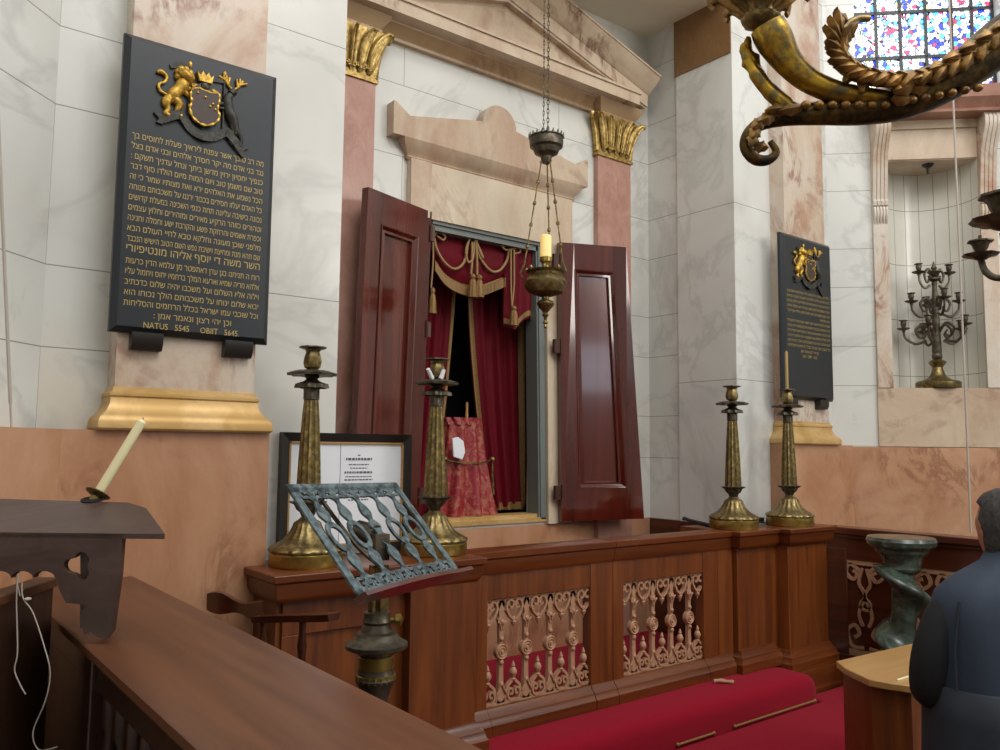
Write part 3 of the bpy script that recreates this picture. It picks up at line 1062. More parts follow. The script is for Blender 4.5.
bal = thing('balustrade', 'oak balustrade with two openwork panels of pale scrolled balusters below the ark', 'balustrade', (3.1, 3.04, ZP_))
YG = 3.035
PAN = ((2.294, 2.943), (3.180, 3.832))
GZ0, GZ1 = .478, .962
b = B()
for x0, x1 in ((2.11, 2.294), (2.943, 3.10), (3.104, 3.180), (3.832, 3.96), (3.964, 4.10)):
    b.box(max(x0, 2.135), x1, YG, YG + .06, ZP_, ZC - .1)
for x0, x1 in ((2.294, 2.943), (3.180, 3.832)):
    b.box(x0, x1, YG + .004, YG + .056, GZ1, ZC - .1)
    b.box(x0, x1, YG + .004, YG + .056, ZP_, GZ0)
b.obj('frame', 'oak', bal, bevel=.002)
b = B()
for x0, x1 in ((2.135, 3.10), (3.104, 4.10)):
    b.prism([(YG + .06, ZC - .105), (YG - .005, ZC - .105), (YG - .012, ZC - .09), (YG - .014, ZC - .04), (YG - .026, ZC - .03), (YG - .028, ZC - .004), (YG - .02, ZC), (YG + .12, ZC), (YG + .12, ZC - .03), (YG + .06, ZC - .03)],
            lambda u, v, s_: (x1 if s_ else x0, u, v))
b.obj('handrail', 'oak_h', bal)
b = B()
for x0, x1 in ((2.18, 2.294), (2.296, 2.94), (2.945, 3.10), (3.104, 3.826), (3.83, 4.07)):
    b.prism([(YG + .03, ZP_), (YG - .045, ZP_), (YG - .045, ZP_ + .045), (YG - .035, ZP_ + .055), (YG - .03, ZP_ + .075), (YG - .012, ZP_ + .09), (YG - .004, ZP_ + .108), (YG + .03, ZP_ + .108)],
            lambda u, v, s_: (x1 if s_ else x0, u, v))
b.obj('base_moulding', 'oak_h', bal)


def grille(x0, x1):
    T0, T1 = YG + .018, YG + .040
    f = lambda u, v, s_: (u, T1 - .001 if s_ else T0 + .0015, v)
    fl = lambda u, v, s_: (u, T1 - .003 if s_ else T0 - .004, v)
    b_ = B()
    W = x1 - x0
    p = (W - .05) / 4
    x0_ = x0 + .022
    z0, z1 = GZ0, GZ1
    b_.box(x0, x1, T0, T1, z0, z0 + .012)
    g = b_.obj('grille', 'grille', bal)
    B().box(x0, x1, T0, T1, z1 - .010, z1).obj('top_bar', 'grille', g)
    for k in range(5):
        cx_ = x0_ + p * k
        # heart of two volutes with a drop, clipped at the frame
        b1 = B()
        b2 = B()
        for sg in (-1, 1):
            heart = [(cx_ + sg * .004, z1 - .105), (cx_ + sg * .030, z1 - .082), (cx_ + sg * .046, z1 - .050), (cx_ + sg * .042, z1 - .022), (cx_ + sg * .022, z1 - .012),
                     (cx_ + sg * .006, z1 - .024), (cx_ + sg * .008, z1 - .044), (cx_ + sg * .022, z1 - .050), (cx_ + sg * .028, z1 - .040)]
            b1.strip(smooth_path(heart, 4), [.011] * 24 + [.010, .010, .009, .009, .008, .007, .006, .006, .005], fl)
            b1.strip(smooth_path([(cx_ + sg * .046, z1 - .060), (cx_ + sg * .060, z1 - .035), (cx_ + sg * .072, z1 - .008)], 4), .014, f)
            lo = [(cx_ + sg * .072, z0 + .010), (cx_ + sg * .055, z0 + .020), (cx_ + sg * .044, z0 + .050), (cx_ + sg * .036, z0 + .078), (cx_ + sg * .016, z0 + .096), (cx_ + sg * .0, z0 + .110)]
            b2.strip(smooth_path(lo, 4), .013, f)
            lo = [(cx_ + sg * .0, z0 + .016), (cx_ + sg * .022, z0 + .018), (cx_ + sg * .036, z0 + .040), (cx_ + sg * .030, z0 + .064), (cx_ + sg * .014, z0 + .068), (cx_ + sg * .008, z0 + .052),
                  (cx_ + sg * .016, z0 + .042), (cx_ + sg * .022, z0 + .048)]
            b2.strip(smooth_path(lo, 4), .0095, fl)
            b2.strip([(cx_ + sg * .02, z0 + .02), (cx_ + sg * .05, z0 + .012), (cx_ + sg * .08, z0 + .010)], .012, f)
        ym = (T0 + T1) / 2
        if 0 < k < 4 or True:
            xx = min(max(cx_, x0 + .014), x1 - .014)
            b1.lathe([(.002, -.148), (.004, -.140), (.006, -.135), (.013, -.124), (.015, -.114), (.006, -.104), (.010, -.100), (.004, -.092)], (xx, ym - .004, z1), 12)
            b2.lathe([(.008, .10), (.014, .108), (.008, .114), (.010, .118), (.018, .132), (.019, .142), (.012, .158), (.007, .162), (.010, .168), (.006, .18), (.002, .190)], (xx, ym - .004, z0), 12)
        b1.obj('heart_scroll', 'grille', g)
        b2.obj('scroll_finial', 'grille', g)
    for k in range(4):
        cx_ = x0_ + p * (k + .5)
        b1 = B()
        H = z1 - z0
        out = [(0.0, .030), (.03, .022), (.10, .020), (.20, .014), (.33, .012), (.44, .0115), (.56, .0105), (.66, .012), (.76, .013), (.80, .020), (.83, .012), (.93, .018), (1.0, .034)]
        for i in range(len(out) - 1):
            pass
        L = [(cx_ - w_, z0 + t * H) for t, w_ in out]
        Rr_ = [(cx_ + w_, z0 + t * H) for t, w_ in reversed(out)]
        b1.prism(L + Rr_, f)
        b1.rings([[(cx_ + rr * math.cos(a), yy, z0 + .50 * H + rr * 1.05 * math.sin(a)) for a in [2 * PI * j / 24 for j in range(24)]]
                  for rr, yy in ((.034, T1), (.034, T0 - .004), (.030, T0 - .008), (.025, T0 - .003), (.021, T0 - .003), (.018, T0 - .009), (.013, T0 - .004), (.010, T0 - .004), (.006, T0 - .012))])
        for zz in (.40, .62, .78, .20):
            b1.ball((cx_, T0 - .002, z0 + zz * H), .012, .008, .012, 8, 6)
        for sg in (-1, 1):
            b1.tube(smooth_path([(cx_ + sg * .006, T0, z0 + .22 * H), (cx_ + sg * .015, T0 - .004, z0 + .15 * H), (cx_ + sg * .032, T0 - .004, z0 + .10 * H)], 4), [.004] * 4 + [.005] * 4 + [.002], 6)
            b1.tube(smooth_path([(cx_ + sg * .004, T0, z0 + .70 * H), (cx_ + sg * .012, T0 - .004, z0 + .76 * H), (cx_ + sg * .026, T0 - .004, z0 + .785 * H)], 4), [.004] * 4 + [.005] * 4 + [.002], 6)
        b1.obj('baluster', 'grille', g)


for a, c_ in PAN:
    grille(a, c_)

cabR = thing('altar_cabinet', 'oak cabinet with two stepped pedestals right of the balustrade carrying two brass candlesticks', 'cabinet', (4.6, 3.0, ZP_))
b = B()
b.box(4.105, 4.50, 3.005, 3.30, ZP_, ZC - .1)
b.box(4.50, 4.93, 2.925, 3.165, 0, ZC - .1)
b.obj('cabinet_body', 'oak', cabR, bevel=.002)
b = B()
b.box(4.07, 4.54, 3.02, 3.40, ZC - .032, ZC - .002)
b.box(4.53, 4.95, 2.94, 3.165, ZC - .032, ZC - .002)
wrap(b, 4.10, 4.46, 2.985, 3.3, [(o, ZC + z) for o, z in CORN])
wrap(b, 4.50, 4.95, 2.915, 3.16, [(o, ZC + z) for o, z in CORN])
b.obj('cabinet_top', 'oak_h', cabR, bevel=.002)
b = B()
wrap(b, 4.12, 4.44, 3.0, 3.3, [(o, ZP_ + z) for o, z in BASE])
wrap(b, 4.50, 4.93, 2.925, 3.16, [(o, ZP_ - .04 + z) for o, z in BASE])
wrap(b, 4.50, 4.93, 2.90, 3.16, [(-.02, .0), (.04, .0), (.04, ZP_ - .04), (-.02, ZP_ - .04)])
b.obj('plinth', 'oak_h', cabR)

# ------------------------------------------------------------------ carpeted steps
b = B()
# upper step: rounded nose, from X 1.9 to 4.52
nose = [(3.08, .0), (2.745, .0), (2.74, .20), (2.742, .30), (2.75, .335), (2.77, .36), (2.80, .372), (3.08, .374)]
Rg = []
for x, k in ((1.82, 1), (3.0, 1), (4.25, 1), (4.36, .995), (4.44, .97), (4.49, .93), (4.515, .86)):
    Rg.append([(x, 3.08 - (3.08 - y) * (1 if k > .99 else k ** .5), z * (k if z > .25 else 1)) for y, z in nose])
b.rings(Rg)
b.obj('upper', 'carpet')
up = bpy.data.objects['upper']
up.name = 'step_carpet'
tag(centered(up), 'crimson carpet folded over the upper step along the balustrade', 'carpet')
lowp = [(1.7, 2.736), (4.52, 2.736), (4.53, 2.84), (4.97, 2.84), (5.02, 2.80), (4.45, 2.45), (3.92, 2.16), (3.82, 2.06), (1.7, 2.06)]
b = B().prism(lowp, lambda u, v, s_: (u, v, .205 if s_ else 0.0))
tag(centered(b.obj('step_carpet', 'carpet', bevel=.012)), 'crimson carpet on the lower and wider step, reaching the bottom of the photo', 'carpet')
for (p, q, lb) in (((735, 730), (815, 704), 'long thin brass carpet rod at the right end of the upper step'), ((678, 751), (714, 739), 'short piece of brass carpet rod near the middle of the upper step')):
    a, c_ = YP(*p, 2.732), YP(*q, 2.732)
    b = B().tube([(a.x, 2.732, .222), (c_.x, 2.732, .222)], .006, 8)
    b.ball((a.x, 2.732, .222), .010, seg=8, rg=6).ball((c_.x, 2.732, .222), .010, seg=8, rg=6)
    tag(centered(b.obj('carpet_rod', 'gilt_trim')), lb, 'carpet rod')
a = ZP(480, 744, .374)
b = B().lathe([(.018, 0), (.020, .01), (.014, .025), (.018, .04), (.012, .055), (.016, .06), (.002, .068)], (a.x, a.y, .374), 12, lambda t, k, z: 1 + .2 * math.cos(3 * t + k))
tag(centered(b.obj('finial_fragment', 'grille')), 'small pale broken finial standing on the carpet at the left foot of the balustrade', 'ornament')
a, c_ = ZP(714, 681, .385), ZP(734, 682, .385)
b = B().tube(smooth_path([a, a.lerp(c_, .3) + Vector((0, 0, .004)), a.lerp(c_, .7), c_], 3), [.012, .010, .009, .011, .012, .010, .009, .011, .012, .008], 8)
tag(centered(b.obj('baluster_fragment', 'grille')), 'short pale broken baluster piece lying on the carpet by the right pedestal', 'ornament')

# ================================================================== MEMORIAL PLAQUES
T1 = ['מה רב טובך אשר צפנת ליראיך פעלת לחוסים בך',
      'נגד בני אדם מה יקר חסדך אלהים ובני אדם בצל',
      'כנפיך יחסיון ירוין מדשן ביתך ונחל עדניך תשקם :',
      'טוב שם משמן טוב ויום המות מיום הולדו סוף דבר',
      'הכל נשמע את האלהים ירא ואת מצותיו שמור כי זה',
      'כל האדם יעלזו חסידים בכבוד ירננו על משכבותם מנוחה',
      'נכונה בישיבה עליונה תחת כנפי השכינה במעלת קדושים',
      'וטהורים כזוהר הרקיע מאירים ומזהירים וחלוץ עצמים',
      'וכפרת אשמים והרחקת פשע והקרבת ישע וחמלה וחנינה',
      'מלפני שוכן מעונה וחלקא טבא לחיי העולם הבא',
      'שם תהא מנת ומחיצת וישיבת נפש השם הטוב הישיש הנכבד',
      '*השר משה די יוסף אליהו מונטיפיורי',
      'רוח ה תניחנו בגן עדן דאתפטר מן עלמא הדין כרעות',
      'אלהא מריה שמיא וארעא המלך ברחמיו יחוס ויחמול עליו',
      'וילוה אליו השלום ועל משכבו יהיה שלום כדכתיב',
      'יבוא שלום ינוחו על משכבותם הולך נכוחו הוא',
      'וכל שוכבי עמו ישראל בכלל הרחמים והסליחות',
      '-וכן יהי רצון ונאמר אמן :',
      '=NATUS   5545     OBIIT   5645.']
T2 = ['מלפני שוכן מעונה וחלקא טבא לחיי העולם הבא השם הטוב',
      'נכונה בישיבה עליונה תחת כנפי השכינה במעלת קדושים',
      'וטהורים כזוהר הרקיע מאירים ומזהירים וחלוץ עצמים',
      'וכפרת אשמים והרחקת פשע והקרבת ישע וחמלה וחנינה',
      'טוב שם משמן טוב ויום המות מיום הולדו סוף דבר',
      '>מנת ומחיצת',
      'הגברת היקרה אשת השר משה מונטיפיורי הנכבדת',
      'רוח ה תניחנה בגן עדן דאתפטרת מן עלמא הדין כרעות',
      'אלהא מריה שמיא וארעא המלך ברחמיו יחוס ויחמול עליה',
      'וילוה אליה השלום ועל משכבה יהיה שלום כדכתיב',
      'יבוא שלום ינוחו על משכבותם הולך נכוחו הוא',
      'וכל שוכבי עמו ישראל בכלל הרחמים והסליחות',
      '-וכן יהי רצון ונאמר אמן',
      '=5544   OBIIT   5622']


def text_polys(body, res=2):
    cu = bpy.data.curves.new('t', 'FONT')
    cu.body = body
    cu.resolution_u = res
    cu.size = 1
    cu.fill_mode = 'NONE'
    o = bpy.data.objects.new('t', cu)
    COL.objects.link(o)
    dg = bpy.context.evaluated_depsgraph_get()
    me = bpy.data.meshes.new_from_object(o.evaluated_get(dg), depsgraph=dg)
    P_ = [v.co.copy() for v in me.vertices]
    nb = {}
    for e in me.edges:
        a, c_ = e.vertices
        nb.setdefault(a, []).append(c_)
        nb.setdefault(c_, []).append(a)
    bpy.data.objects.remove(o)
    bpy.data.meshes.remove(me)
    seen, loops = set(), []
    for st_ in sorted(nb):
        if st_ in seen:
            continue
        lp_, cur_, prev = [], st_, None
        while cur_ is not None and cur_ not in seen:
            seen.add(cur_)
            lp_.append(cur_)
            nx = [q for q in nb[cur_] if q not in seen]
            cur_ = min(nx) if (nx and len(lp_) == 1) else (nx[0] if nx else None)
        if len(lp_) > 2:
            loops.append([P_[q] for q in lp_])

    def sarea(L):
        return sum(L[i - 1].x * L[i].y - L[i].x * L[i - 1].y for i in range(len(L))) / 2

    def inside(pt, L):
        r = False
        for i in range(len(L)):
            a, c_ = L[i - 1], L[i]
            if (a.y > pt.y) != (c_.y > pt.y) and pt.x < (c_.x - a.x) * (pt.y - a.y) / (c_.y - a.y) + a.x:
                r = not r
        return r
    vs, fs = [], []
    holes = {}
    outer = []
    for i, L in enumerate(loops):
        par = [k for k, O in enumerate(loops) if k != i and abs(sarea(O)) > abs(sarea(L)) and all(inside(q, O) for q in L)]
        if par:
            holes.setdefault(min(par, key=lambda k: abs(sarea(loops[k]))), []).append(L)
        else:
            outer.append(i)
    for i in outer:
        grp = [loops[i]] + holes.get(i, [])
        flat = [q for L in grp for q in L]
        o_ = len(vs)
        vs += flat
        fs += [tuple(k + o_ for k in t) for t in tessellate_polygon(grp)]
    return vs, fs


def text_lines(b_, lines, x0, x1, z1, dz, y, hgt, narrow=0.0):
    z = z1
    for ln in lines:
        mode = ln[0] if ln[0] in '*-=>' else ''
        body = ln.lstrip('*-=>')
        if mode != '=':
            body = body[::-1]
        vs, fs = text_polys(body)
        if not vs:
            z -= dz
            continue
        a, c = min(v.x for v in vs), max(v.x for v in vs)
        fh = hgt * (1.3 if mode == '*' else 1.0)
        s_ = fh / .72
        if mode and mode in '-=>':
            sx = s_ * (.95 if mode != '=' else .85)
            wd = (c - a) * sx
            xs = (x0 + x1) / 2 - wd / 2 if mode != '>' else x1 - wd
        else:
            sx = (x1 - x0) / (c - a)
            xs = x0
        b_.add([(xs + (v.x - a) * sx, y, z - hgt + v.y * s_) for v in vs], fs)
        z -= dz * (1.12 if mode == '*' else 1.0)


def blob(b_, pts, rads, y, flat=.5, seg=10):
    """relief limb: path in the x-z plane lying on the slab"""
    P_ = smooth_path([(p[0], p[1], r) for p, r in zip(pts, rads)], 4)
    b_.tube([(p[0], y, p[1]) for p in P_], [max(p[2], .0008) for p in P_], seg)


def plaque(label, x0, x1, z0, z1, lines, ly0, brx, ins_z, ins_dz, ins_h):
    y = YF
    t = thing('memorial_plaque', label, 'plaque', ((x0 + x1) / 2, y, z0))
    bv = .022
    b_ = B()
    b_.rings([[(x0, y - .002, z0), (x1, y - .002, z0), (x1, y - .002, z1), (x0, y - .002, z1)],
              [(x0, y - .022, z0), (x1, y - .022, z0), (x1, y - .022, z1), (x0, y - .022, z1)],
              [(x0 + bv, y - .042, z0 + bv), (x1 - bv, y - .042, z0 + bv), (x1 - bv, y - .042, z1 - bv), (x0 + bv, y - .042, z1 - bv)]])
    b_.obj('slab', 'slate', t, ang=15)
    for xx in brx:
        b_ = B()
        w_ = .055
        b_.prism([(y, z0 - .06), (y - .030, z0 - .06), (y - .045, z0 - .035), (y - .045, z0 + .004), (y, z0 + .004)], lambda u, v, s_: (xx + (w_ if s_ else -w_), u, v))
        b_.obj('bracket', 'black_frame', t)
    b_ = B()
    text_lines(b_, lines, x0 + .04, x1 - .05, ins_z, ins_dz, y - .0435, ins_h)
    if b_.v:
        b_.obj('inscription', 'letter', t)
    # coat of arms
    W = x1 - x0
    S = W / .60
    cx_, cz = (x0 + x1) / 2 - .004 * S, z1 - .205 * S
    yy = y - .050
    q = lambda u, v: (cx_ + u * S, cz + v * S)
    r_ = lambda L: [k * S for k in L]
    rb = B()
    band = [(-.155, -.105), (-.10, -.075), (-.078, -.078), (-.045, -.115), (.0, -.135), (.045, -.125), (.085, -.098), (.10, -.098), (.155, -.150)]
    P_ = smooth_path([q(*p) for p in band], 5)
    rb.strip(P_, [.034 * S] * len(P_), lambda u, v, s_: (u, y - .040 - (.016 if s_ else 0) - .004 * math.sin(u * 60), v))
    rb.prism([q(-.185, -.085), q(-.150, -.09), q(-.150, -.125), q(-.175, -.122), q(-.165, -.105)], lambda u, v, s_: (u, y - .040 - (.014 if s_ else 0), v))
    rb.prism([q(.14, -.128), q(.185, -.142), q(.168, -.15), q(.165, -.185), q(.128, -.152)], lambda u, v, s_: (u, y - .040 - (.014 if s_ else 0), v))
    arms = rb.obj('coat_of_arms', 'pewter', t)
    sh = [(-.048, .045), (-.02, .050), (.02, .045), (.052, .050), (.055, .02), (.05, -.01), (.058, -.045), (.04, -.075), (.0, -.092), (-.04, -.075), (-.056, -.04), (-.050, -.01), (-.056, .02)]
    B().prism([q(*p) for p in smooth_path(sh + [sh[0]], 3)[:-1]], lambda u, v, s_: (u, y - .040 - (.026 if s_ else 0), v)).obj('shield', plain('shield_paint', '#4a3f3a', .5, .3) if 'shield_paint' not in bpy.data.materials else bpy.data.materials['shield_paint'], arms, bevel=.003)
    gb = B()
    P_ = smooth_path([q(*p) for p in sh + [sh[0]]], 5)
    gb.tube([(u, y - .062, v) for u, v in P_], [(.0055 + .0022 * math.sin(i * 1.6)) * S for i in range(len(P_))], 6)
    for u, v in ((-.03, .03), (.0, .02), (.03, .0), (.02, -.012), (.04, -.02)):
        gb.ball((*[q(u, v)[0]], y - .066, q(u, v)[1]), .006 * S)
    gb.obj('shield_border', 'emblem_gold', arms)
    g = B()                                                # rampant lion
    L = lambda p, r: blob(g, [q(*a) for a in p], r_(r), yy)
    L([(-.128, -.03), (-.118, .0), (-.10, .025), (-.085, .05), (-.082, .07)], [.012, .024, .022, .026, .022])
    L([(-.085, .075), (-.075, .09), (-.066, .105)], [.032, .038, .020])
    L([(-.066, .098), (-.052, .094), (-.045, .088)], [.018, .013, .008])
    L([(-.085, .055), (-.062, .042), (-.042, .042), (-.032, .036)], [.014, .012, .009, .010])
    L([(-.088, .045), (-.070, .022), (-.055, .012)], [.013, .010, .009])
    L([(-.128, -.01), (-.142, -.035), (-.134, -.06), (-.142, -.078), (-.128, -.082)], [.018, .018, .010, .010, .009])
    L([(-.112, -.012), (-.092, -.03), (-.102, -.058), (-.098, -.070), (-.082, -.074)], [.018, .016, .010, .009, .009])
    L([(-.140, -.005), (-.165, .005), (-.172, .028), (-.150, .045), (-.145, .068), (-.165, .080), (-.180, .074)], [.006, .006, .006, .006, .007, .010, .006])
    for k in range(9):
        a = k * 2 * PI / 9
        g.ball((q(-.078, .088)[0] + .026 * S * math.cos(a), yy, q(-.078, .088)[1] + .028 * S * math.sin(a)), .014 * S)
    g.obj('lion', 'emblem_gold', arms, ang=80)
    g = B()                                                # helmet, crown
    g.ball((q(.0, .065)[0], yy, q(.0, .065)[1]), .022 * S, .02 * S, .024 * S)
    g.prism([q(-.04, .055), q(.0, .03), (q(.035, .05)), q(.02, .07), q(-.02, .075)], lambda u, v, s_: (u, y - .040 - (.02 if s_ else 0), v))
    for u in (-.058, .078):
        g.tube([(q(u, 0)[0], y - .048, q(u, -.09)[1]), (q(u, 0)[0], y - .048, q(u, .135)[1])], .0045 * S, 6)
    g.prism([q(-.058, .12), q(-.058, .145), q(-.10, .140), q(-.135, .120), q(-.130, .105), q(-.095, .118)], lambda u, v, s_: (u, y - .040 - (.010 if s_ else 0), v))
    g.prism([q(.078, .105), q(.078, .125), q(.05, .120), q(.035, .10)], lambda u, v, s_: (u, y - .040 - (.010 if s_ else 0), v))
    g.obj('helmet', 'pewter', arms)
    g = B()
    g.prism([q(-.024, .082), q(-.034, .118), q(-.022, .104), q(-.012, .124), q(-.001, .106), q(.010, .124), q(.018, .104), q(.030, .116), q(.024, .082)],
            lambda u, v, s_: (u, y - .040 - (.026 if s_ else 0), v))
    for u in (-.058, .078):
        g.ball((q(u, .142)[0], y - .048, q(u, .142)[1]), .008 * S, None, .014 * S)
    L([(-.05, .055), (-.03, .062), (-.02, .05)], [.008, .010, .006])
    L([(.05, .055), (.03, .058), (.02, .05)], [.008, .010, .006])
    g.obj('crown', 'emblem_gold', arms, bevel=.002)
    g = B()                                                # stag
    L([(.128, -.10), (.125, -.06), (.110, -.025), (.098, .0), (.092, .04), (.105, .065)], [.010, .018, .024, .022, .020, .013])
    L([(.105, .07), (.115, .082), (.128, .074)], [.014, .013, .007])
    L([(.100, .03), (.078, .02), (.060, .012)], [.012, .009, .007])
    L([(.094, .012), (.075, -.002), (.060, .0)], [.010, .008, .006])
    L([(.122, -.06), (.140, -.085), (.155, -.11), (.150, -.14)], [.016, .012, .008, .007])
    L([(.115, -.05), (.120, -.09), (.108, -.115), (.120, -.14)], [.014, .010, .007, .007])
    g.obj('stag', 'pewter', arms, ang=80)
    g = B()
    for sg in (-1, 1):
        for p in ([(.112, .085), (.112 + sg * .022, .105), (.112 + sg * .040, .135)], [(.112 + sg * .02, .103), (.112 + sg * .014, .135)],
                  [(.112 + sg * .030, .118), (.112 + sg * .058, .128)], [(.112 + sg * .026, .112), (.112 + sg * .028, .140)]):
            L(p, [.005] * len(p))
    g.obj('antlers', 'emblem_gold', arms)
    return t


def pbox(tl, tr, bl, Y):
    a, b_, c_ = YP(*tl, Y), YP(*tr, Y), YP(*bl, Y)
    return a.x, b_.x, c_.z, (a.z + b_.z) / 2


x0, x1, z0, z1 = pbox((124.5, 33.5), (276.5, 77), (109, 331), YF - .022)
plaque('large black slate plaque with gold Hebrew text and gilded crest on the left pilaster', x0, x1, z0, z1, T1, 0,
       (x0 + .13, x1 - .12), z1 - .375, .0388, .0235)
x0, x1, z0, z1 = pbox((779.5, 232.5), (828.5, 245.2), (785, 398), YF - .022)
plaque('black slate plaque with gold lettering and crest on the right pilaster near the niche', x0, x1, z0, z1, T2, 0,
       (x0 + .09, x1 - .14), z1 - .39, .034, .019)

# ================================================================== CANDLESTICKS
def candlestick(loc, label):
    t = thing('candlestick', label, 'candlestick', loc, 'brass candlesticks on the cabinets')
    lobes = lambda n, a_: (lambda a, k, z: 1 + a_ * abs(math.sin(n * a / 2)))
    b_ = B().lathe([(.12, 0), (.144, 0), (.147, .006), (.147, .050), (.140, .056), (.004, .056)], seg=40)
    b_.obj('base', 'brass_bright', t, world=False)
    b_ = B().lathe([(.144, .055), (.147, .064), (.141, .074), (.122, .085), (.096, .100), (.074, .125), (.060, .150), (.052, .172), (.034, .185), (.026, .195), (.004, .195)], seg=64,
                   mod=lambda a, k, z: 1 + (.035 * math.sin(18 * a) if .06 < z < .18 else 0))
    b_.obj('foot', 'brass', t, world=False)
    b_ = B().lathe([(.02, .192), (.026, .20), (.030, .212), (.046, .226), (.052, .245), (.066, .252), (.070, .258), (.052, .262), (.036, .266), (.004, .266)], seg=48,
                   mod=lambda a, k, z: 1 + (.10 * math.sin(8 * a) if z > .24 and z < .262 else .03 * math.sin(12 * a)))
    b_.obj('lower_collar', 'bronze_dark', t, world=False)
    b_ = B().lathe([(.004, .262), (.050, .262), (.049, .30), (.043, .45), (.035, .60), (.029, .680), (.004, .68)], seg=72, mod=lambda a, k, z: 1 - .13 * abs(math.sin(6 * a)))
    b_.obj('column', 'brass', t, world=False)
    b_ = B().lathe([(.026, .675), (.031, .68), (.031, .725), (.028, .735), (.036, .746), (.056, .740), (.062, .728), (.058, .745), (.032, .756), (.022, .765), (.030, .775), (.024, .785), (.004, .785)],
                   seg=48, mod=lambda a, k, z: 1 + (.16 * math.sin(8 * a) if .727 < z < .75 else .03 * math.sin(12 * a)))
    b_.obj('upper_collar', 'bronze_dark', t, world=False)
    b_ = B().lathe([(.020, .778), (.045, .784), (.072, .784), (.088, .780), (.090, .790), (.068, .800), (.040, .796), (.018, .798), (.004, .798)], seg=60,
                   mod=lambda a, k, z: 1 + (.13 * math.sin(10 * a) if 2 <= k <= 4 else 0))
    b_.obj('drip_pan', 'bronze_dark', t, world=False)
    b_ = B().lathe([(.014, .795), (.020, .805), (.034, .815), (.039, .835), (.034, .862), (.028, .880), (.032, .888), (.032, .892), (.018, .893), (.016, .85), (.004, .85)], seg=48,
                   mod=lambda a, k, z: 1 - (.08 * abs(math.sin(4 * a)) if z < .885 else 0))
    b_.obj('socket', 'brass', t, world=False)
    b_ = B().lathe([(.024, .888), (.045, .893), (.053, .897), (.052, .902), (.030, .899), (.022, .896), (.024, .888)], seg=48,
                   mod=lambda a, k, z: 1 + (.05 * math.sin(10 * a) if k in (1, 2, 3) else 0))
    b_.obj('socket_rim', 'bronze_dark', t, world=False)
    return t


cpos = ((1.425, 3.085), (2.045, 3.108), (4.255, 3.135), (4.738, 3.06))
cs = candlestick((*cpos[0], ZC), 'leftmost of the four tall brass candlesticks, in front of the framed text')
SCL = .967
cs.scale = (1.0, 1.0, SCL)
for p_, l_ in zip(cpos[1:], ('brass candlestick with wax stubs on its drip pan, right behind the openwork bookrest',
                             'empty brass candlestick right of the open ark doors, before the white marble corner',
                             'brass candlestick holding a thin candle, rightmost on the oak cabinet')):
    c_ = dup(cs, (*p_, ZC), l_)
tag(centered(B().lathe([(.011, 0), (.0105, .02), (.0095, .29), (.004, .298), (.001, .302)], (cpos[3][0], cpos[3][1], ZC + .825), 12).obj('taper_candle', plain('tallow', '#a88a4e', .5))),
    'thin yellowish taper candle in the rightmost brass candlestick, in front of the small plaque', 'candle')
for k, (dx, dy, tl_) in enumerate(((-.045, -.03, .03), (-.015, -.055, -.01))):
    x, y = cpos[1][0] + dx, cpos[1][1] + dy
    b = B().tube([(x, y, ZC + .80 * SCL + .004), (x - tl_, y - .01, ZC + .80 * SCL + .045)], [.011, .008], 8)
    tag(centered(b.obj('candle_stub', 'white')), ('left', 'right')[k] + ' one of two white wax candle stubs stuck on the second candlestick drip pan', 'candle stub')

# framed text
fx0, fx1 = XZ(282.5, 432, 3.272)[0], XZ(412, 436, 3.272)[0]
fz1 = XZ(282.5, 432, 3.272)[1]
fz0 = ZC + .002
fr = thing('framed_text', 'large white sheet with small printed lines in a black frame behind the left candlesticks', 'picture frame', ((fx0 + fx1) / 2, 3.28, fz0))
b = B()
wd = .040
for q in (((fx0, fz0), (fx1, fz0), (fx1 - wd, fz0 + wd), (fx0 + wd, fz0 + wd)), ((fx1, fz0), (fx1, fz1), (fx1 - wd, fz1 - wd), (fx1 - wd, fz0 + wd)),
          ((fx1, fz1), (fx0, fz1), (fx0 + wd, fz1 - wd), (fx1 - wd, fz1 - wd)), ((fx0, fz1), (fx0, fz0), (fx0 + wd, fz0 + wd), (fx0 + wd, fz1 - wd))):
    b.hexa([(*(q[0][0], 3.303, q[0][1]),), (q[1][0], 3.303, q[1][1]), (q[2][0], 3.303, q[2][1]), (q[3][0], 3.303, q[3][1]),
            (q[0][0], 3.272, q[0][1]), (q[1][0], 3.272, q[1][1]), (q[2][0], 3.284, q[2][1]), (q[3][0], 3.284, q[3][1])])
b.obj('frame', 'black_frame', fr, ang=20)
b = B()
for a, c_, e, g_ in ((fx0 + wd - .002, fx1 - wd + .002, fz0 + wd - .002, fz0 + wd + .006), (fx0 + wd - .002, fx1 - wd + .002, fz1 - wd - .006, fz1 - wd + .002),
                     (fx0 + wd - .002, fx0 + wd + .006, fz0 + wd, fz1 - wd), (fx1 - wd - .006, fx1 - wd + .002, fz0 + wd, fz1 - wd)):
    b.box(a, c_, 3.281, 3.29, e, g_)
b.obj('inner_slip', 'tan_wood', fr)
B().box(fx0 + wd, fx1 - wd, 3.290, 3.296, fz0 + wd, fz1 - wd).obj('paper', 'white', fr)
b = B()
xm = fx0 + (fx1 - fx0) * .585
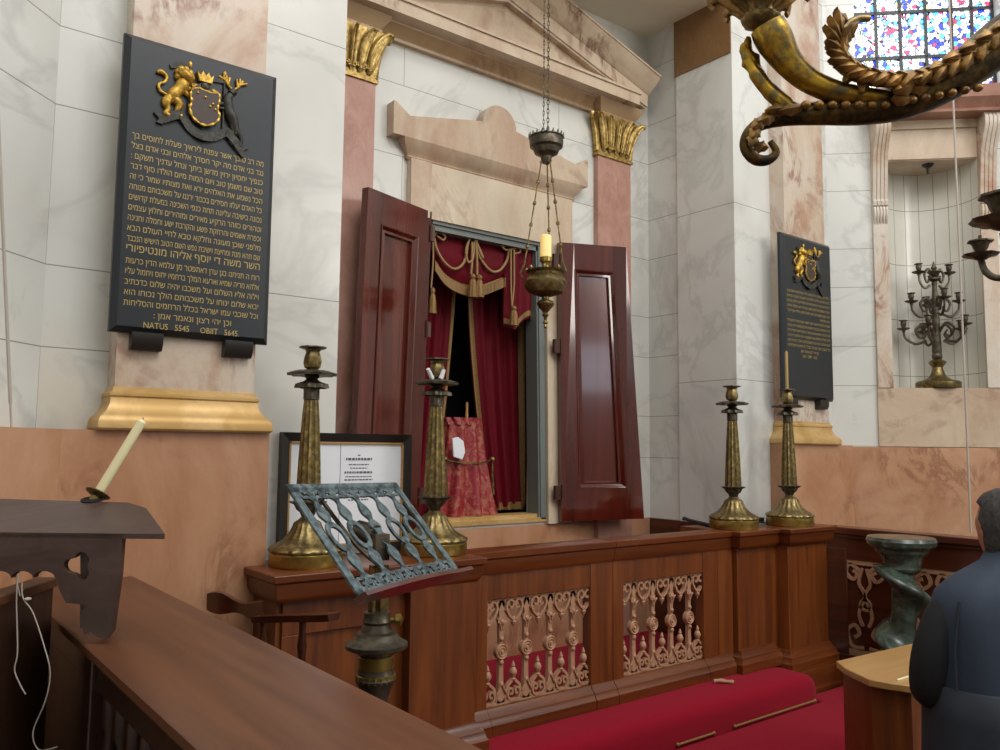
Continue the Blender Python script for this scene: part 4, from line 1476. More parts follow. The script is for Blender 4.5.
for k, (wt, hh, zz) in enumerate(((.012, .008, .050), (.13, .016, .062), (.10, .007, .092), (.085, .007, .108), (.14, .014, .122), (.13, .006, .146), (.14, .009, .158), (.155, .003, .182), (.16, .014, .194), (.09, .009, .222), (.05, .006, .236), (.10, .008, .247))):
    nseg = max(1, int(wt / .012))
    random.seed(k)
    x = xm - wt / 2
    while x < xm + wt / 2:
        l = random.uniform(.006, .016)
        if hh < .004:
            l = wt
        b.box(x, min(x + l, xm + wt / 2), 3.2885, 3.2895, fz1 - wd - zz - hh, fz1 - wd - zz - hh * .35)
        x += l + .004
b.obj('printed_lines', 'ink', fr)
B().box(fx0 + (fx1 - fx0) * .44, fx0 + (fx1 - fx0) * .442, 3.288, 3.2895, fz0 + wd, fz1 - wd).obj('sheet_fold', 'ink', fr)

# small things on the right cabinet
p = ZP(706, 524.5, ZC + .012)
b = B()
pts = [ZP(x, y, ZC) for x, y in ((684, 518), (690, 520.5), (711, 525.5), (709, 527), (694, 523), (682, 520))]
b.prism([(q.x, q.y) for q in pts], lambda u, v, s_: (u, v, ZC + (.012 if s_ else .001)))
tag(centered(b.obj('folded_cloth', 'black_cloth')), 'flat black strip of cloth on the cabinet top left of the third candlestick', 'cloth')
p = YP(763, 521, 3.22)
b = B().lathe([(.03, 0), (.055, .004), (.06, .012), (.05, .014), (.02, .010), (.004, .010)], (p.x, 3.22, ZC), 20)
dsh = b.obj('small_dish', plain('pewter_dish', '#8c9096', .3, .8))
tag(centered(dsh), 'small grey metal dish on the cabinet between the two right candlesticks', 'dish')
tag(centered(B().box(p.x - .035, p.x - .005, 3.205, 3.23, ZC + .0105, ZC + .04).obj('lighter', 'black_frame', bevel=.003)), 'tiny dark lighter standing in the small grey dish', 'lighter')

# ================================================================== BRONZE LECTERN
SC2 = 1.97
k4 = [1.073, 1.316, 1.243, 1.0]
cor = [DP(*q, k * SC2) for q, k in zip(((287, 485), (397, 483), (459, 573), (356, 597)), k4)]
TL, TR, BR, BL = cor
cen = (TL + TR + BR + BL) / 4
ex = ((TR - TL) + (BR - BL)).normalized()
ey = ((TL - BL) + (TR - BR))
ey = (ey - ex * ey.dot(ex)).normalized()
en = ex.cross(ey)
W2 = ((TR - TL).length + (BR - BL).length) / 4
H2 = ((TL - BL).length + (TR - BR).length) / 4
if en.z < 0:
    en = -en
pole_xy = DP(376.5, 640, (cen - EYE).dot(_d) * .985)
lec = thing('lectern', 'brass lectern on a round pole with an openwork verdigris bookrest', 'lectern', (pole_xy.x, pole_xy.y, 0))


def lp(u, v, s_=0, th=.006):
    return cen + ex * u + ey * v + en * (th * s_ - .003)


b = B()
fw = .028
for pa, pb in (((-W2, -H2), (-W2, H2)), ((W2, -H2), (W2, H2))):
    sg = 1 if pa[0] < 0 else -1
    b.hexa([lp(pa[0], -H2, 0), lp(pa[0] + sg * fw, -H2, 0), lp(pa[0] + sg * fw, H2, 0), lp(pa[0], H2, 0),
            lp(pa[0], -H2, 1), lp(pa[0] + sg * fw, -H2, 1), lp(pa[0] + sg * fw, H2, 1), lp(pa[0], H2, 1)])
b.hexa([lp(-W2, H2 - fw, s_) if i == 0 else lp(W2, H2 - fw, s_) if i == 1 else lp(W2, H2, s_) if i == 2 else lp(-W2, H2, s_) for s_ in (0, 1) for i in range(4)])
b.hexa([lp(-W2, -H2, s_) if i == 0 else lp(W2, -H2, s_) if i == 1 else lp(W2, -H2 + .016, s_) if i == 2 else lp(-W2, -H2 + .016, s_) for s_ in (0, 1) for i in range(4)])
ncol = 5
cw = (2 * W2 - 2 * fw) / ncol
iH = H2 - .012
for k in range(ncol):
    cx_ = -W2 + fw + cw * (k + .5)
    prof = [(-.92, .008), (-.78, .010), (-.66, .007), (-.55, .017), (-.42, .022), (-.30, .010), (-.24, .008)]
    for sg in (-1, 1):
        P_ = [(cx_, sg * -t * iH) for t, w_ in prof]
        P2 = smooth_path([(cx_, sg * -t * iH, w_) for t, w_ in prof], 4)
        b.strip([(u, v) for u, v, _ in P2], [2 * w_ for *_, w_ in P2], lp)
    if k == 2:
        P2 = smooth_path([(cx_, -.26 * iH, .010), (cx_, -.14 * iH, .024), (cx_, 0, .013), (cx_, .14 * iH, .024), (cx_, .26 * iH, .010)], 4)
        b.strip([(u, v) for u, v, _ in P2], [2 * w_ for *_, w_ in P2], lp)
    else:
        b.strip(arc(cx_, 0, .030, 0, 2 * PI, 20), .013, lambda u, v, s_, cx_=cx_: lp(u, v * 1.35, s_))
    for sg in (-1, 1):
        for sv in (-1, 1):
            b.strip(smooth_path([(cx_, sv * iH * .72), (cx_ + sg * .020, sv * iH * .80), (cx_ + sg * .040, sv * iH * .80), (cx_ + sg * .044, sv * iH * .93), (cx_ + sg * .030, sv * iH * .98),
                                 (cx_ + sg * .020, sv * iH * .92), (cx_ + sg * .027, sv * iH * .88)], 4), .009, lp)
            b.strip(smooth_path([(cx_ + sg * .003, sv * iH * .99), (cx_ + sg * .014, sv * iH * .92), (cx_ + sg * .010, sv * iH * .85), (cx_ + sg * .003, sv * iH * .86)], 4), .008, lp)
for q in range(ncol - 1):
    cx_ = -W2 + fw + cw * (q + 1)
    for sv in (-1, 1):
        b.strip(arc(cx_, sv * iH * .86, .013, 0, 2 * PI, 12), .007, lp)
rest = b.obj('bookrest', 'verdigris', lec, ang=40)
b = B()                                                    # curved ledge at the foot of the rest
pr = []
NL = 14
R = []
for i in range(NL + 1):
    t = i / NL
    u = -W2 - .005 + (2 * W2 + .04) * t
    sag = .012 * math.sin(PI * t) + (.02 * max(0, t - .85) / .15)
    dep = .030 + .012 * math.sin(PI * t)
    R.append([lp(u, -H2 + .002 + sag * .3) - en * .012, lp(u, -H2 - .004 + sag * .2) + en * dep, lp(u, -H2 - .016 + sag * .2) + en * dep, lp(u, -H2 - .014) - en * .012])
b.rings(R)
b.obj('ledge', 'walnut', lec, ang=50)
b = B()
for i in range(2):
    pass
b.tube(smooth_path([lp(-.12, H2 * .8) - en * .02, lp(-.05, 0) - en * .05, lp(-.02, -H2 * .5) - en * .04, lp(-.03, -H2 * .95) - en * .012], 5), .006, 8)
b.obj('strut', 'bronze_dark', lec)
b = B()
b.tube([lp(.0, .05) - en * .05, lp(.0, .0) - en * .012], .03, 12)
pt = lp(0, .03) - en * .035
b.box(pole_xy.x - .022, pole_xy.x + .022, pole_xy.y - .022, pole_xy.y + .022, XZ(375, 560, pole_xy.y)[1], pt.z)
b.obj('tilt_bracket', 'bronze_dark', rest)
px, py = pole_xy.x, pole_xy.y
zf = lambda yy_: XZ(376, yy_, py)[1]
b = B()
b.box(px - .022, px - .013, py - .012, py + .012, zf(616), zf(565)).box(px + .0, px + .024, py - .018, py + .018, zf(616), zf(565))
b.obj('telescopic_rod', 'brass', lec)
z = zf(645)
b = B().lathe([(.045, zf(750)), (.034, zf(715)), (.036, zf(698)), (.044, zf(688)), (.052, zf(682)), (.056, zf(678)), (.050, zf(673)), (.047, zf(668)), (.047, zf(655)), (.050, zf(653)), (.085, zf(647)), (.086, zf(643)), (.070, zf(640)),
               (.060, zf(636)), (.056, zf(633)), (.044, zf(631)), (.040, zf(627)), (.036, zf(624)), (.040, zf(621)), (.036, zf(618)), (.036, zf(612)), (.004, zf(611))], (px, py, 0), 32)
b.obj('collar', 'bronze_dark', lec)
b = B().lathe([(.050, zf(681)), (.054, zf(680)), (.054, zf(674)), (.050, zf(673))], (px, py, 0), 60, lambda a, k, z: 1 + .03 * math.sin(20 * a))
b.lathe([(.047, zf(668)), (.049, zf(667)), (.049, zf(656)), (.047, zf(655))], (px, py, 0), 32)
b.obj('brass_band', 'brass_bright', lec)
b = B()
b.lathe([(.16, 0), (.17, .01), (.16, .03), (.08, .06), (.05, .10), (.032, .14), (.030, .5), (.034, zf(735))], (px, py, 0), 28)
b.obj('pole', 'brass', lec)
kp = Vector((px, py, zf(620))) + CR * .036
b = B().tube([kp, kp + CR * .012, kp + CR * .016, kp + CR * .030, kp + CR * .036], [.006, .006, .015, .017, .004], 12)
b.obj('thumb_screw', 'brass_bright', lec)

# ================================================================== ARMCHAIR BEHIND THE RAIL
ch = thing('armchair', 'dark turned-wood armchair between the flat rail and the left oak cabinet', 'chair', (1.30, 2.62, 0))
d0 = 2.62
A = [DP(208, 601, 3.0), DP(222, 603, 2.95), DP(236, 606, 2.92), DP(250, 610, 2.86), DP(262, 613, 2.8)]
b = B()
R = []
for i, p in enumerate(smooth_path(A, 4)):
    p = Vector(p)
    h = .028 + .010 * math.sin(i * .5)
    R.append([p + Vector((0, 0, h)) + _dh * .014, p + Vector((0, 0, h)) - _dh * .014, p - Vector((0, 0, h)) - _dh * .014, p - Vector((0, 0, h)) + _dh * .014])
b.rings(R)
b.obj('crest_rail', 'walnut', ch, ang=50)
b = B()
p0, p1 = DP(256, 619, 2.78), DP(334, 617, 2.55)
sd = (p1 - p0).normalized()
nn = sd.cross(Vector((0, 0, 1)))
R = []
for t, w_ in ((0, .022), (.2, .026), (.5, .024), (.8, .030), (.93, .036), (1.0, .026)):
    c0 = p0.lerp(p1, t)
    R.append([c0 + nn * w_ + Vector((0, 0, .011)), c0 - nn * w_ + Vector((0, 0, .011)), c0 - nn * w_ * .8 - Vector((0, 0, .011)), c0 + nn * w_ * .8 - Vector((0, 0, .011))])
b.rings(R)
b.obj('arm', 'walnut', ch, ang=50)
zs = .62
for k, t in enumerate((.1, .62)):
    c0 = p0.lerp(p1, t)
    h = c0.z - zs
    B().lathe([(.010, 0), (.014, h * .1), (.010, h * .2), (.020, h * .45), (.024, h * .6), (.012, h * .75), (.016, h * .82), (.010, h * .9), (.012, h)], (c0.x, c0.y, zs), 14).obj('arm_spindle', 'walnut', ch)
sc = DP(250, 660, 2.72)
b = B()
b.prism([(1.03, 2.84), (1.46, 2.66), (1.32, 2.28), (0.90, 2.46)], lambda u, v, s_: (u, v, .62 if s_ else .58))
b.obj('seat', 'walnut', ch, bevel=.01)
for (x, y) in ((1.05, 2.80), (1.42, 2.64), (1.30, 2.32), (0.94, 2.48)):
    B().lathe([(.016, 0), (.020, .1), (.016, .2), (.026, .35), (.018, .50), (.020, .585)], (x, y, 0), 12).obj('leg', 'walnut', ch)
for (q, r_) in (((212, 622), 2.98), ((232, 624), 2.93)):
    a = DP(*q, r_)
    B().lathe([(.009, .6), (.012, .8), (.009, a.z - .02)], (a.x, a.y, 0), 10).obj('back_spindle', 'walnut', ch)

# ================================================================== FOREGROUND RAIL
rl = thing('gallery_rail', 'broad flat wooden rail with turned balusters running from the lower left towards the wall', 'railing', (.62, 1.5, 0))
RX0, RX1, RZ = .437, .79, 1.19
b = B()
b.rings([[(RX0 + .010, y, RZ - .030), (RX0, y, RZ - .024), (RX0, y, RZ - .006), (RX0 + .008, y, RZ), (RX1 - .008, y, RZ), (RX1, y, RZ - .006), (RX1, y, RZ - .024), (RX1 - .010, y, RZ - .030)] for y in (-.3, 3.12)])
b.obj('rail_top', 'rail_wood', rl, ang=50)
b = B().box(RX0 + .03, RX0 + .075, -.3, 3.12, RZ - .11, RZ - .03)
b.box(RX0 + .03, RX0 + .075, -.3, 3.12, .0, .12)
b.box(RX0 + .032, RX0 + .07, 2.16, 3.11, .1, RZ - .08)
b.obj('rail_frame', 'dark_wood', rl, bevel=.004)
b = B().box(RX1 - .06, RX1 - .03, -.3, 3.12, 0, RZ - .03).obj('back_panel', 'dark_wood', rl)
B().box(RX0 + .015, RX0 + .09, 2.12, 2.20, 0, RZ - .03).obj('post', 'dark_wood', rl, bevel=.004)
for k in range(13):
    y = 2.06 - k * .105
    hb = RZ - .11 - .12
    B().lathe([(.022, 0), (.024, .05), (.014, .08), (.020, .10), (.028, .22), (.022, .38), (.013, .50), (.018, .53), (.013, .56), (.022, .70), (.026, .80), (.015, .88), (.022, .90), (.022, hb)],
              (RX0 + .052, y, .12), 12).obj('baluster', 'dark_wood', rl)

# ================================================================== READING DESK
DD = 1.945
dk = thing('reading_desk', 'dark wooden reading desk with trefoil cut-out and sloping top standing on the flat rail', 'reading desk', DP(60, 600, DD))
H_ = Vector((0, 0, 1))
Rh = _r


def dpt(px_, py_, dep=0.0):
    """point on the front board plane (perpendicular to the view heading), dep = further back"""
    v = ray(px_, py_)
    s_ = DD / v.dot(_dh)
    return EYE + v * s_ + _dh * dep


def trefoil(cx_, cy_, r):
    out = []
    for k in range(3):
        a = PI + k * 2 * PI / 3
        out += arc(cx_ + r * .62 * math.cos(a), cy_ + r * .62 * math.sin(a), r * .62, a - 1.75, a + 1.75, 8)
    return out


out = [(-60, 534), (122, 534), (119, 575), (111, 632), (106, 639), (98, 638), (91, 632), (84, 634), (80, 622), (80, 612), (86, 606), (78, 604), (66, 603), (60, 592), (57, 584)]
cusp = []
R_dd = None
for k in range(5):
    cxk = 44 - k * 22
    cusp += [(cxk + 11 * math.cos(a), 578 - 7 * math.sin(a)) for a in [PI * i / 7 for i in range(7)]]
out += cusp + [(-60, 580)]
tre = trefoil(78, 566, 12)
b = B().plate([out, tre], lambda u, v, s_: dpt(u, v, .022 if s_ else 0))
b.obj('front_board', 'desk_wood', dk, ang=30)
b = B()
a0, a1 = dpt(84, 536, .022), dpt(84, 630, .022)
b.hexa([a1, a1 - _r * .02, a1 - _r * .02 + _dh * .12, a1 + _dh * .12, a0, a0 - _r * .02, a0 - _r * .02 + _dh * .12, a0 + _dh * .12])
b.obj('side_board', 'desk_wood', dk)
b = B()
f0, f1 = dpt(-60, 533), dpt(165, 532.5)
f0.z = f1.z = (f0.z + f1.z) / 2
rise = H_ * .082
bk = _dh * .36
nrm = (f1 - f0).cross(bk + rise).normalized()
if nrm.z < 0:
    nrm = -nrm


def on_top(px_, py_):
    v = ray(px_, py_)
    return EYE + v * ((f0 - EYE).dot(nrm) / v.dot(nrm))


poly = [f0, f1, on_top(146, 508), on_top(128, 502.5), on_top(-60, 497)]
n0 = len(poly)
th = H_ * -.012
b.add([p for p in poly] + [p + th for p in poly], [tuple(range(n0)), tuple(reversed(range(n0, 2 * n0)))] + [(i, i + n0, (i + 1) % n0 + n0, (i + 1) % n0) for i in range(n0)])
b.obj('sloping_top', 'desk_wood', dk)
hp_ = on_top(93, 500)
b = B()
t1 = _r
t2 = nrm.cross(t1).normalized()


def ringdisc(b_, c, r0, r1, h, seg=24):
    b_.rings([[c + (t1 * math.cos(a) + t2 * math.sin(a)) * rr + nrm * hh for a in [2 * PI * i / seg for i in range(seg)]] for rr, hh in ((r0, 0), (r1, 0), (r1, h), (r0, h))] +
             [[c + (t1 * math.cos(a) + t2 * math.sin(a)) * r0 for a in [2 * PI * i / seg for i in range(seg)]]], caps=False)


B_ = B()
ringdisc(B_, hp_, .0005, .030, .003)
B_.obj('candle_hole', 'black_void', dk)
hd = hp_ + _dh * .012 + nrm * .012
ax = (DP(143, 420, DD + .50) - DP(97, 497, DD + .37)).normalized()
t1 = ax.orthogonal().normalized()
t2 = ax.cross(t1)
hb = on_top(95, 499) + H_ * .002
b = B()
b.rings([[hb + (t1 * math.cos(a) + t2 * math.sin(a)) * rr + ax * hh for a in [2 * PI * i / 24 for i in range(24)]] for rr, hh in
         ((.012, -.012), (.014, .004), (.030, .010), (.034, .015), (.030, .018), (.016, .012), (.0135, .012))])
tag(b.obj('candle_holder', 'brass'), 'small brass ring holder tilted on the top of the reading desk', 'candle holder')
cb = hb + ax * .014
ctop = DP(143, 420, (hb - EYE).dot(_d) * 1.03)
Lc = (ctop - cb).length
ax2 = (ctop - cb).normalized()
b = B().tube([cb, cb + ax2 * Lc * .97, cb + ax2 * Lc], [.0125, .0125, .004], 16)
cnd = b.obj('candle', 'wax')
wk = B().tube([ctop, ctop + H_ * .008], .0012, 5).obj('wick', 'black_frame', cnd)
tag(cnd, 'pale cream candle leaning to the right out of the reading desk', 'candle')

# dark partition under the desk
pb = XP(54, 575, .425)
pa = ZP(-60, 612, pb.z)
PZ = pb.z - .03
b = B()
dr = (pb - pa).normalized()
nv = Vector((dr.y, -dr.x, 0))
pc = pb - nv * .0
b.hexa([Vector((*(pa - nv * .03).xy, 0)), Vector((*pa.xy, 0)), Vector((*pb.xy, 0)), Vector((*(pb - nv * .03).xy, 0)),
        Vector((*(pa - nv * .03).xy, PZ)), Vector((*pa.xy, PZ)), Vector((*pb.xy, PZ)), Vector((*(pb - nv * .03).xy, PZ))])
part = thing('bench_end', 'dark wooden bench end under the reading desk at the lower left', 'bench', (pb.x, pb.y, 0))
b.obj('panel', 'dark_wood', part)
b = B()
pd, pe = pa + nv * .012, pb + nv * .012
b.hexa([Vector((*(pa - nv * .045).xy, PZ)), Vector((*pd.xy, PZ)), Vector((*pe.xy, PZ)), Vector((*(pb - nv * .045).xy, PZ)),
        Vector((*(pa - nv * .045).xy, PZ + .025)), Vector((*pd.xy, PZ + .025)), Vector((*pe.xy, PZ + .025)), Vector((*(pb - nv * .045).xy, PZ + .025))])
b.obj('capping', 'rail_wood', part, bevel=.004)
b = B()
b.tube(smooth_path([dpt(20, 596), dpt(19, 580) - _dh * .01, dpt(21, 575) - _dh * .012, dpt(19, 600) - _dh * .01, dpt(20, 650) - _dh * .01, dpt(17, 668) - _dh * .01, dpt(22, 682) - _dh * .01, dpt(28, 693) - _dh * .01], 5), .0016, 6)
tag(b.obj('string', 'string'), 'shorter grey string with frayed end hanging over the dark panel at far left', 'string')
b = B()
b.tube(smooth_path([dpt(25, 582) - _dh * .012, dpt(26, 597) - _dh * .012, dpt(36, 612) - _dh * .012, dpt(47, 645) - _dh * .012, dpt(53, 672) - _dh * .012, dpt(48, 700) - _dh * .012, dpt(36, 730) - _dh * .012, dpt(42, 748) - _dh * .012, dpt(60, 745) - _dh * .012], 5), .0015, 6)
b.ball(dpt(31, 598) - _dh * .013, .008, .003, .004)
tag(b.obj('string', 'string'), 'longer thin grey string looping down the dark panel from the reading desk', 'string')

# ================================================================== RIGHT REAR: bench, column, desk
XBN = 5.35
bn = thing('rear_bench', 'brown panelled bench front with pale openwork grille behind the twisted column', 'bench', (XBN, 2.6, 0))
yE = 1.2
b = B().box(XBN, XBN + .05, yE, 3.165, .10, 1.10)
b.box(XBN - .02, XBN + .05, 3.02, 3.165, .10, 1.0)
b.box(XBN - .03, XBN + .05, yE, 3.165, .0, .30)
b.box(XBN - .017, XBN + .02, yE, 3.160, .93, 1.10)
b.obj('panel', 'walnut', bn, bevel=.004)
b = B().box(XBN - .05, XBN + .10, yE, 3.168, 1.10, 1.145)
b.box(XBN - .035, XBN + .05, yE, 3.168, 1.075, 1.10)
b.obj('top_rail', 'walnut', bn, bevel=.006)
b = B()
fy = lambda u, v, s_: (XBN - .012 + (.02 if s_ else 0), u, v)
for k in range(4):
    y0 = 2.90 - k * .30
    for sg in (-1, 1):
        b.strip(smooth_path([(y0 + sg * .03, .86), (y0 + sg * .10, .90), (y0 + sg * .13, .84), (y0 + sg * .08, .80), (y0 + sg * .05, .84), (y0 + sg * .08, .86)], 4), .022, fy)
        b.strip(smooth_path([(y0 + sg * .02, .36), (y0 + sg * .10, .36), (y0 + sg * .13, .45), (y0 + sg * .08, .50), (y0 + sg * .045, .45), (y0 + sg * .08, .42)], 4), .022, fy)
        b.strip(smooth_path([(y0 + sg * .02, .50), (y0 + sg * .045, .58), (y0, .70), (y0 + sg * .04, .78), (y0 + sg * .015, .88)], 4), .020, fy)
    b.strip(arc(y0, .64, .035, 0, 2 * PI, 14), .018, fy)
b.box(XBN - .012, XBN + .01, 1.8, 3.02, .30, .34).box(XBN - .012, XBN + .01, 1.8, 3.02, .90, .93)
b.obj('grille', 'grille', bn)

cpt = DP(901, 540, 5.0)
zt_ = DP(901, 537, 5.0).z
tc = thing('twisted_column', 'dark green marble pedestal column with twisted shaft standing before the rear bench', 'column', (cpt.x, cpt.y, 0))
b = B().lathe([(.10, zt_ - .20), (.108, zt_ - .185), (.104, zt_ - .17), (.115, zt_ - .12), (.135, zt_ - .10), (.15, zt_ - .09), (.155, zt_ - .07), (.175, zt_ - .06), (.195, zt_ - .045), (.20, zt_ - .02), (.19, zt_), (.15, zt_ + .002), (.004, zt_ + .002)], (cpt.x, cpt.y, 0), 40)
b.obj('capital', 'jasper', tc)
R = []
hz0, hz1 = .14, zt_ - .175
for i in range(70):
    t = i / 69
    z = hz0 + (hz1 - hz0) * t
    ph = -t * 2 * PI * 1.9 + 1.6
    ox, oy = .050 * math.cos(ph), .050 * math.sin(ph)
    R.append([(cpt.x + ox + .095 * math.cos(a) * (1 + .22 * math.cos(2 * (a - ph))), cpt.y + oy + .095 * math.sin(a) * (1 + .22 * math.cos(2 * (a - ph))), z) for a in [2 * PI * j / 36 for j in range(36)]])
b = B().rings(R)
b.obj('twisted_shaft', 'jasper', tc, ang=80)
B().lathe([(.19, 0), (.19, .06), (.16, .075), (.165, .10), (.13, .12), (.12, .15), (.004, .15)], (cpt.x, cpt.y, 0), 40).obj('base', 'jasper', tc)

zt_ = .78
P_ = [ZP(*q, zt_) for q in ((835, 662), (862, 654), (930, 644), (990, 655))]
tb = thing('pew_desk', 'small pew desk with pale worn wooden top in front of the person', 'desk', (ZP(900, 680, zt_).x, ZP(900, 680, zt_).y, 0))
a, c_ = ZP(836, 661, zt_), ZP(905, 645, zt_)
e_ = ZP(912, 686, zt_)
f_ = ZP(890, 683, zt_)
far = c_ + (c_ - a) * .9
near = e_ + (c_ - a) * 1.2
g1, g2 = ZP(868, 679, zt_), ZP(845, 668, zt_)
poly = [a, c_, far, near, e_, f_, g1, g2]
b = B().prism([(p.x, p.y) for p in poly], lambda u, v, s_: (u, v, zt_ if s_ else zt_ - .028))
b.obj('desk_top', 'tan_wood', tb, bevel=.004)
ctr = sum((Vector((p.x, p.y, 0)) for p in poly), Vector()) / len(poly)
pl2 = [Vector((p.x, p.y, 0)).lerp(ctr, .10) for p in poly]
b = B().prism([(p.x, p.y) for p in pl2], lambda u, v, s_: (u, v, zt_ - .028 if s_ else 0))
b.obj('carcase', 'oak', tb)
b = B()
q0, q1 = ZP(897, 681, zt_), ZP(916, 675, zt_)
b.tube([q0 + H_ * .003, q1 + H_ * .003], .004, 8)
tag(centered(b.obj('thin_rod', 'wax')), 'short pale rod lying on the near edge of the pew desk', 'rod')
b = B()
st(B().box(4.98, 5.72, 3.125, 3.17, 0, .306).obj('baseboard_right', 'walnut'))
P1, P2 = ZP(820, 636, .30), ZP(848, 628, .30)
q0 = XP(820, 636, 5.3)
tag(centered(B().box(5.06, 5.31, 3.125, 3.168, .306, .322).obj('skirting_strip', 'white')), 'thin white strip low on the orange wall between right cabinet and rear bench', 'strip')

# ================================================================== NICHE CANDELABRUM, HOOK, CORDS
def loc2w(s_, d_, z):
    t = Vector((math.cos(R4), math.sin(R4), 0))
    n = Vector((-t.y, t.x, 0))
    return FL + t * s_ + n * d_ + Vector((0, 0, z))


cb_ = loc2w(.79, .10, 2.134)
can = thing('candelabrum', 'dark bronze branched candelabrum with scrolled arms standing in the wall niche', 'candelabrum', cb_)
b = B().lathe([(.12, 0), (.15, 0), (.155, .01), (.155, .045), (.145, .055), (.10, .065), (.06, .09), (.045, .12), (.035, .16), (.05, .18), (.062, .20), (.05, .21), (.03, .22), (.004, .22)], cb_, 32)
b.obj('base', 'brass', can)
b = B().lathe([(.02, .21), (.035, .23), (.038, .25), (.03, .265), (.034, .28), (.03, .42), (.024, .60), (.018, .78), (.022, .80), (.014, .82), (.004, .82)], cb_, 20)
b.obj('stem', 'bronze_dark', can)


def cup(b_, c, k=1.0, seg=16):
    b_.lathe([(.004, -.02), (.012, -.018), (.010, -.01), (.030, -.004), (.046, .004), (.048, .009), (.03, .008), (.012, .012), (.018, .025), (.022, .045), (.018, .06), (.03, .066), (.03, .070), (.012, .07), (.004, .06)],
             c, seg)
    return b_


for (lv, rad, n_, off) in ((.44, .22, 5, .35), (.64, .17, 4, .0), (.86, .12, 2, .2)):
    for k in range(n_):
        a = off + 2 * PI * k / n_ + R4
        dx_, dy_ = math.cos(a), math.sin(a)
        q = lambda u, z: (cb_.x + dx_ * u, cb_.y + dy_ * u, cb_.z + z)
        b = B()
        b.tube(smooth_path([q(.02, lv - .02), q(rad * .35, lv + .05), q(rad * .62, lv + .01), q(rad * .5, lv - .05), q(rad * .32, lv - .03), q(rad * .40, lv + .0)], 5), [.011] * 12 + [.009] * 8 + [.007] * 6, 6)
        b.tube(smooth_path([q(rad * .30, lv - .075), q(rad * .65, lv - .095), q(rad * .95, lv - .05), q(rad, lv + .0)], 5), [.010] * 10 + [.008] * 6, 6)
        ar = b.obj('arm', 'bronze_dark', can)
        cup(B(), Vector(q(rad, lv + .02))).obj('candle_cup', 'bronze_dark', ar)
b = B().lathe([(.004, .80), (.02, .815), (.048, .83), (.044, .84), (.02, .85), (.03, .865), (.05, .89), (.03, .895), (.016, .905), (.022, .92), (.012, .94), (.004, .97)], cb_, 16)
b.obj('finial', 'bronze_dark', can)
hk = loc2w(.775, .10, 3.862)
b = B().lathe([(.004, -.075), (.010, -.07), (.012, -.03), (.035, -.015), (.045, .0), (.004, 0)], hk, 16)
tag(centered(b.obj('ceiling_hook', 'black_frame')), 'small black hook fixed under the top of the wall niche', 'hook')
b = B()
p, q = DP(953, 95, 5.0), DP(970, 529, 5.0)
b.tube([(p.x, p.y, 6.4), (p.x, p.y, q.z)], .006, 7)
tag(b.obj('pull_cord', 'string'), 'thin pale cord hanging in front of the niche and candelabrum at right', 'cord')
b = B()
p, q = DP(1, 100, 2.62), DP(14, 488, 2.62)
p = DP(-6, 20, 2.62)
p2 = q + (p - q) * 3.0
b.tube([p2, q + (p - q) * .18], .0055, 7)
b.tube([q + (p - q) * .18, q], .0035, 7)
b.ball((q.x + .003, q.y, q.z + .0), .010)
b.tube([(q.x + .003, q.y, q.z), (q.x + .003, q.y, q.z - .06)], .003, 6)
tag(b.obj('pull_cord', 'string'), 'beige cord with small knot hanging before the marble wall at the left edge', 'cord')

# ================================================================== CHANDELIER
CD = 2.4
CC = DP(1180, 60, CD)
chd = thing('chandelier', 'gilded chandelier with acanthus scroll arms hanging large and close at the upper right', 'chandelier', CC)


def W_(x, y, o=0.0):
    return DP(x, y, CD) + _d * o


PXM = CD / F_PX


def leaf_(b_, x, y, ang_, ln, wd_, o=0.0, curl=.02):
    ca, sa = math.cos(ang_), math.sin(ang_)
    R_ = []
    for i in range(9):
        t = i / 8
        cxx, cyy = x + ca * ln * t, y + sa * ln * t
        ww = wd_ * (math.sin(PI * (.12 + .86 * t)) ** .8) * (1 + .18 * math.sin(t * 16)) + .3
        oo = o - curl * math.sin(t * PI * .6)
        ring = []
        for a in [2 * PI * j / 8 for j in range(8)]:
            ring.append(W_(cxx - sa * ww * math.cos(a), cyy + ca * ww * math.cos(a), oo + .006 * math.sin(a) + .012 * abs(math.cos(a))))
        R_.append(ring)
    b_.rings(R_)


b = B()
main = [(770, 141), (776, 152), (768, 160), (755, 159), (746, 148), (748, 135), (760, 124), (785, 117), (820, 113), (860, 110), (900, 102), (940, 85), (975, 62), (1010, 35), (1060, 10), (1120, 15), (1176, 60)]
rad = [3, 4, 5, 6, 6, 6, 7, 9, 12, 15, 18, 20, 22, 24, 24, 20, 16]
sm = smooth_path([(x, y, r) for (x, y), r in zip(main, rad)], 5)
b.tube([W_(x, y) for x, y, r in sm], [r * PXM for *_, r in sm], 14)
arm = b.obj('arm', metal('arm_bronze', '#6b5427', '#3a2e1c', .4, 12, .8, '#1f1a14'), chd, ang=80)
b = B()
horn = [(884, 100), (855, 99), (830, 95), (805, 84), (785, 66), (771, 44), (764, 30)]
rad = [6, 9, 11, 12, 14, 18, 17]
sm = smooth_path([(x, y, r) for (x, y), r in zip(horn, rad)], 5)
b.tube([W_(x, y, -.03) for x, y, r in sm], [r * PXM for *_, r in sm], 16)
b.tube([W_(x, y, -.005) for x, y in smooth_path([(748, 38), (747, 56), (756, 74), (770, 92), (790, 107), (815, 116)], 5)], [r * PXM for r in ([3 + i for i in range(5)] + [8] * 5 + [10] * 5 + [11] * 5 + [8] * 6)], 8, flat=.7)
leaf_(b, 760, 76, -2.15, 36, 9, .0)
b.obj('horn', metal('horn_gold', '#c9a23c', '#8a6a24', .3, 14, .9, '#5d5a48'), chd, ang=80)
b = B()
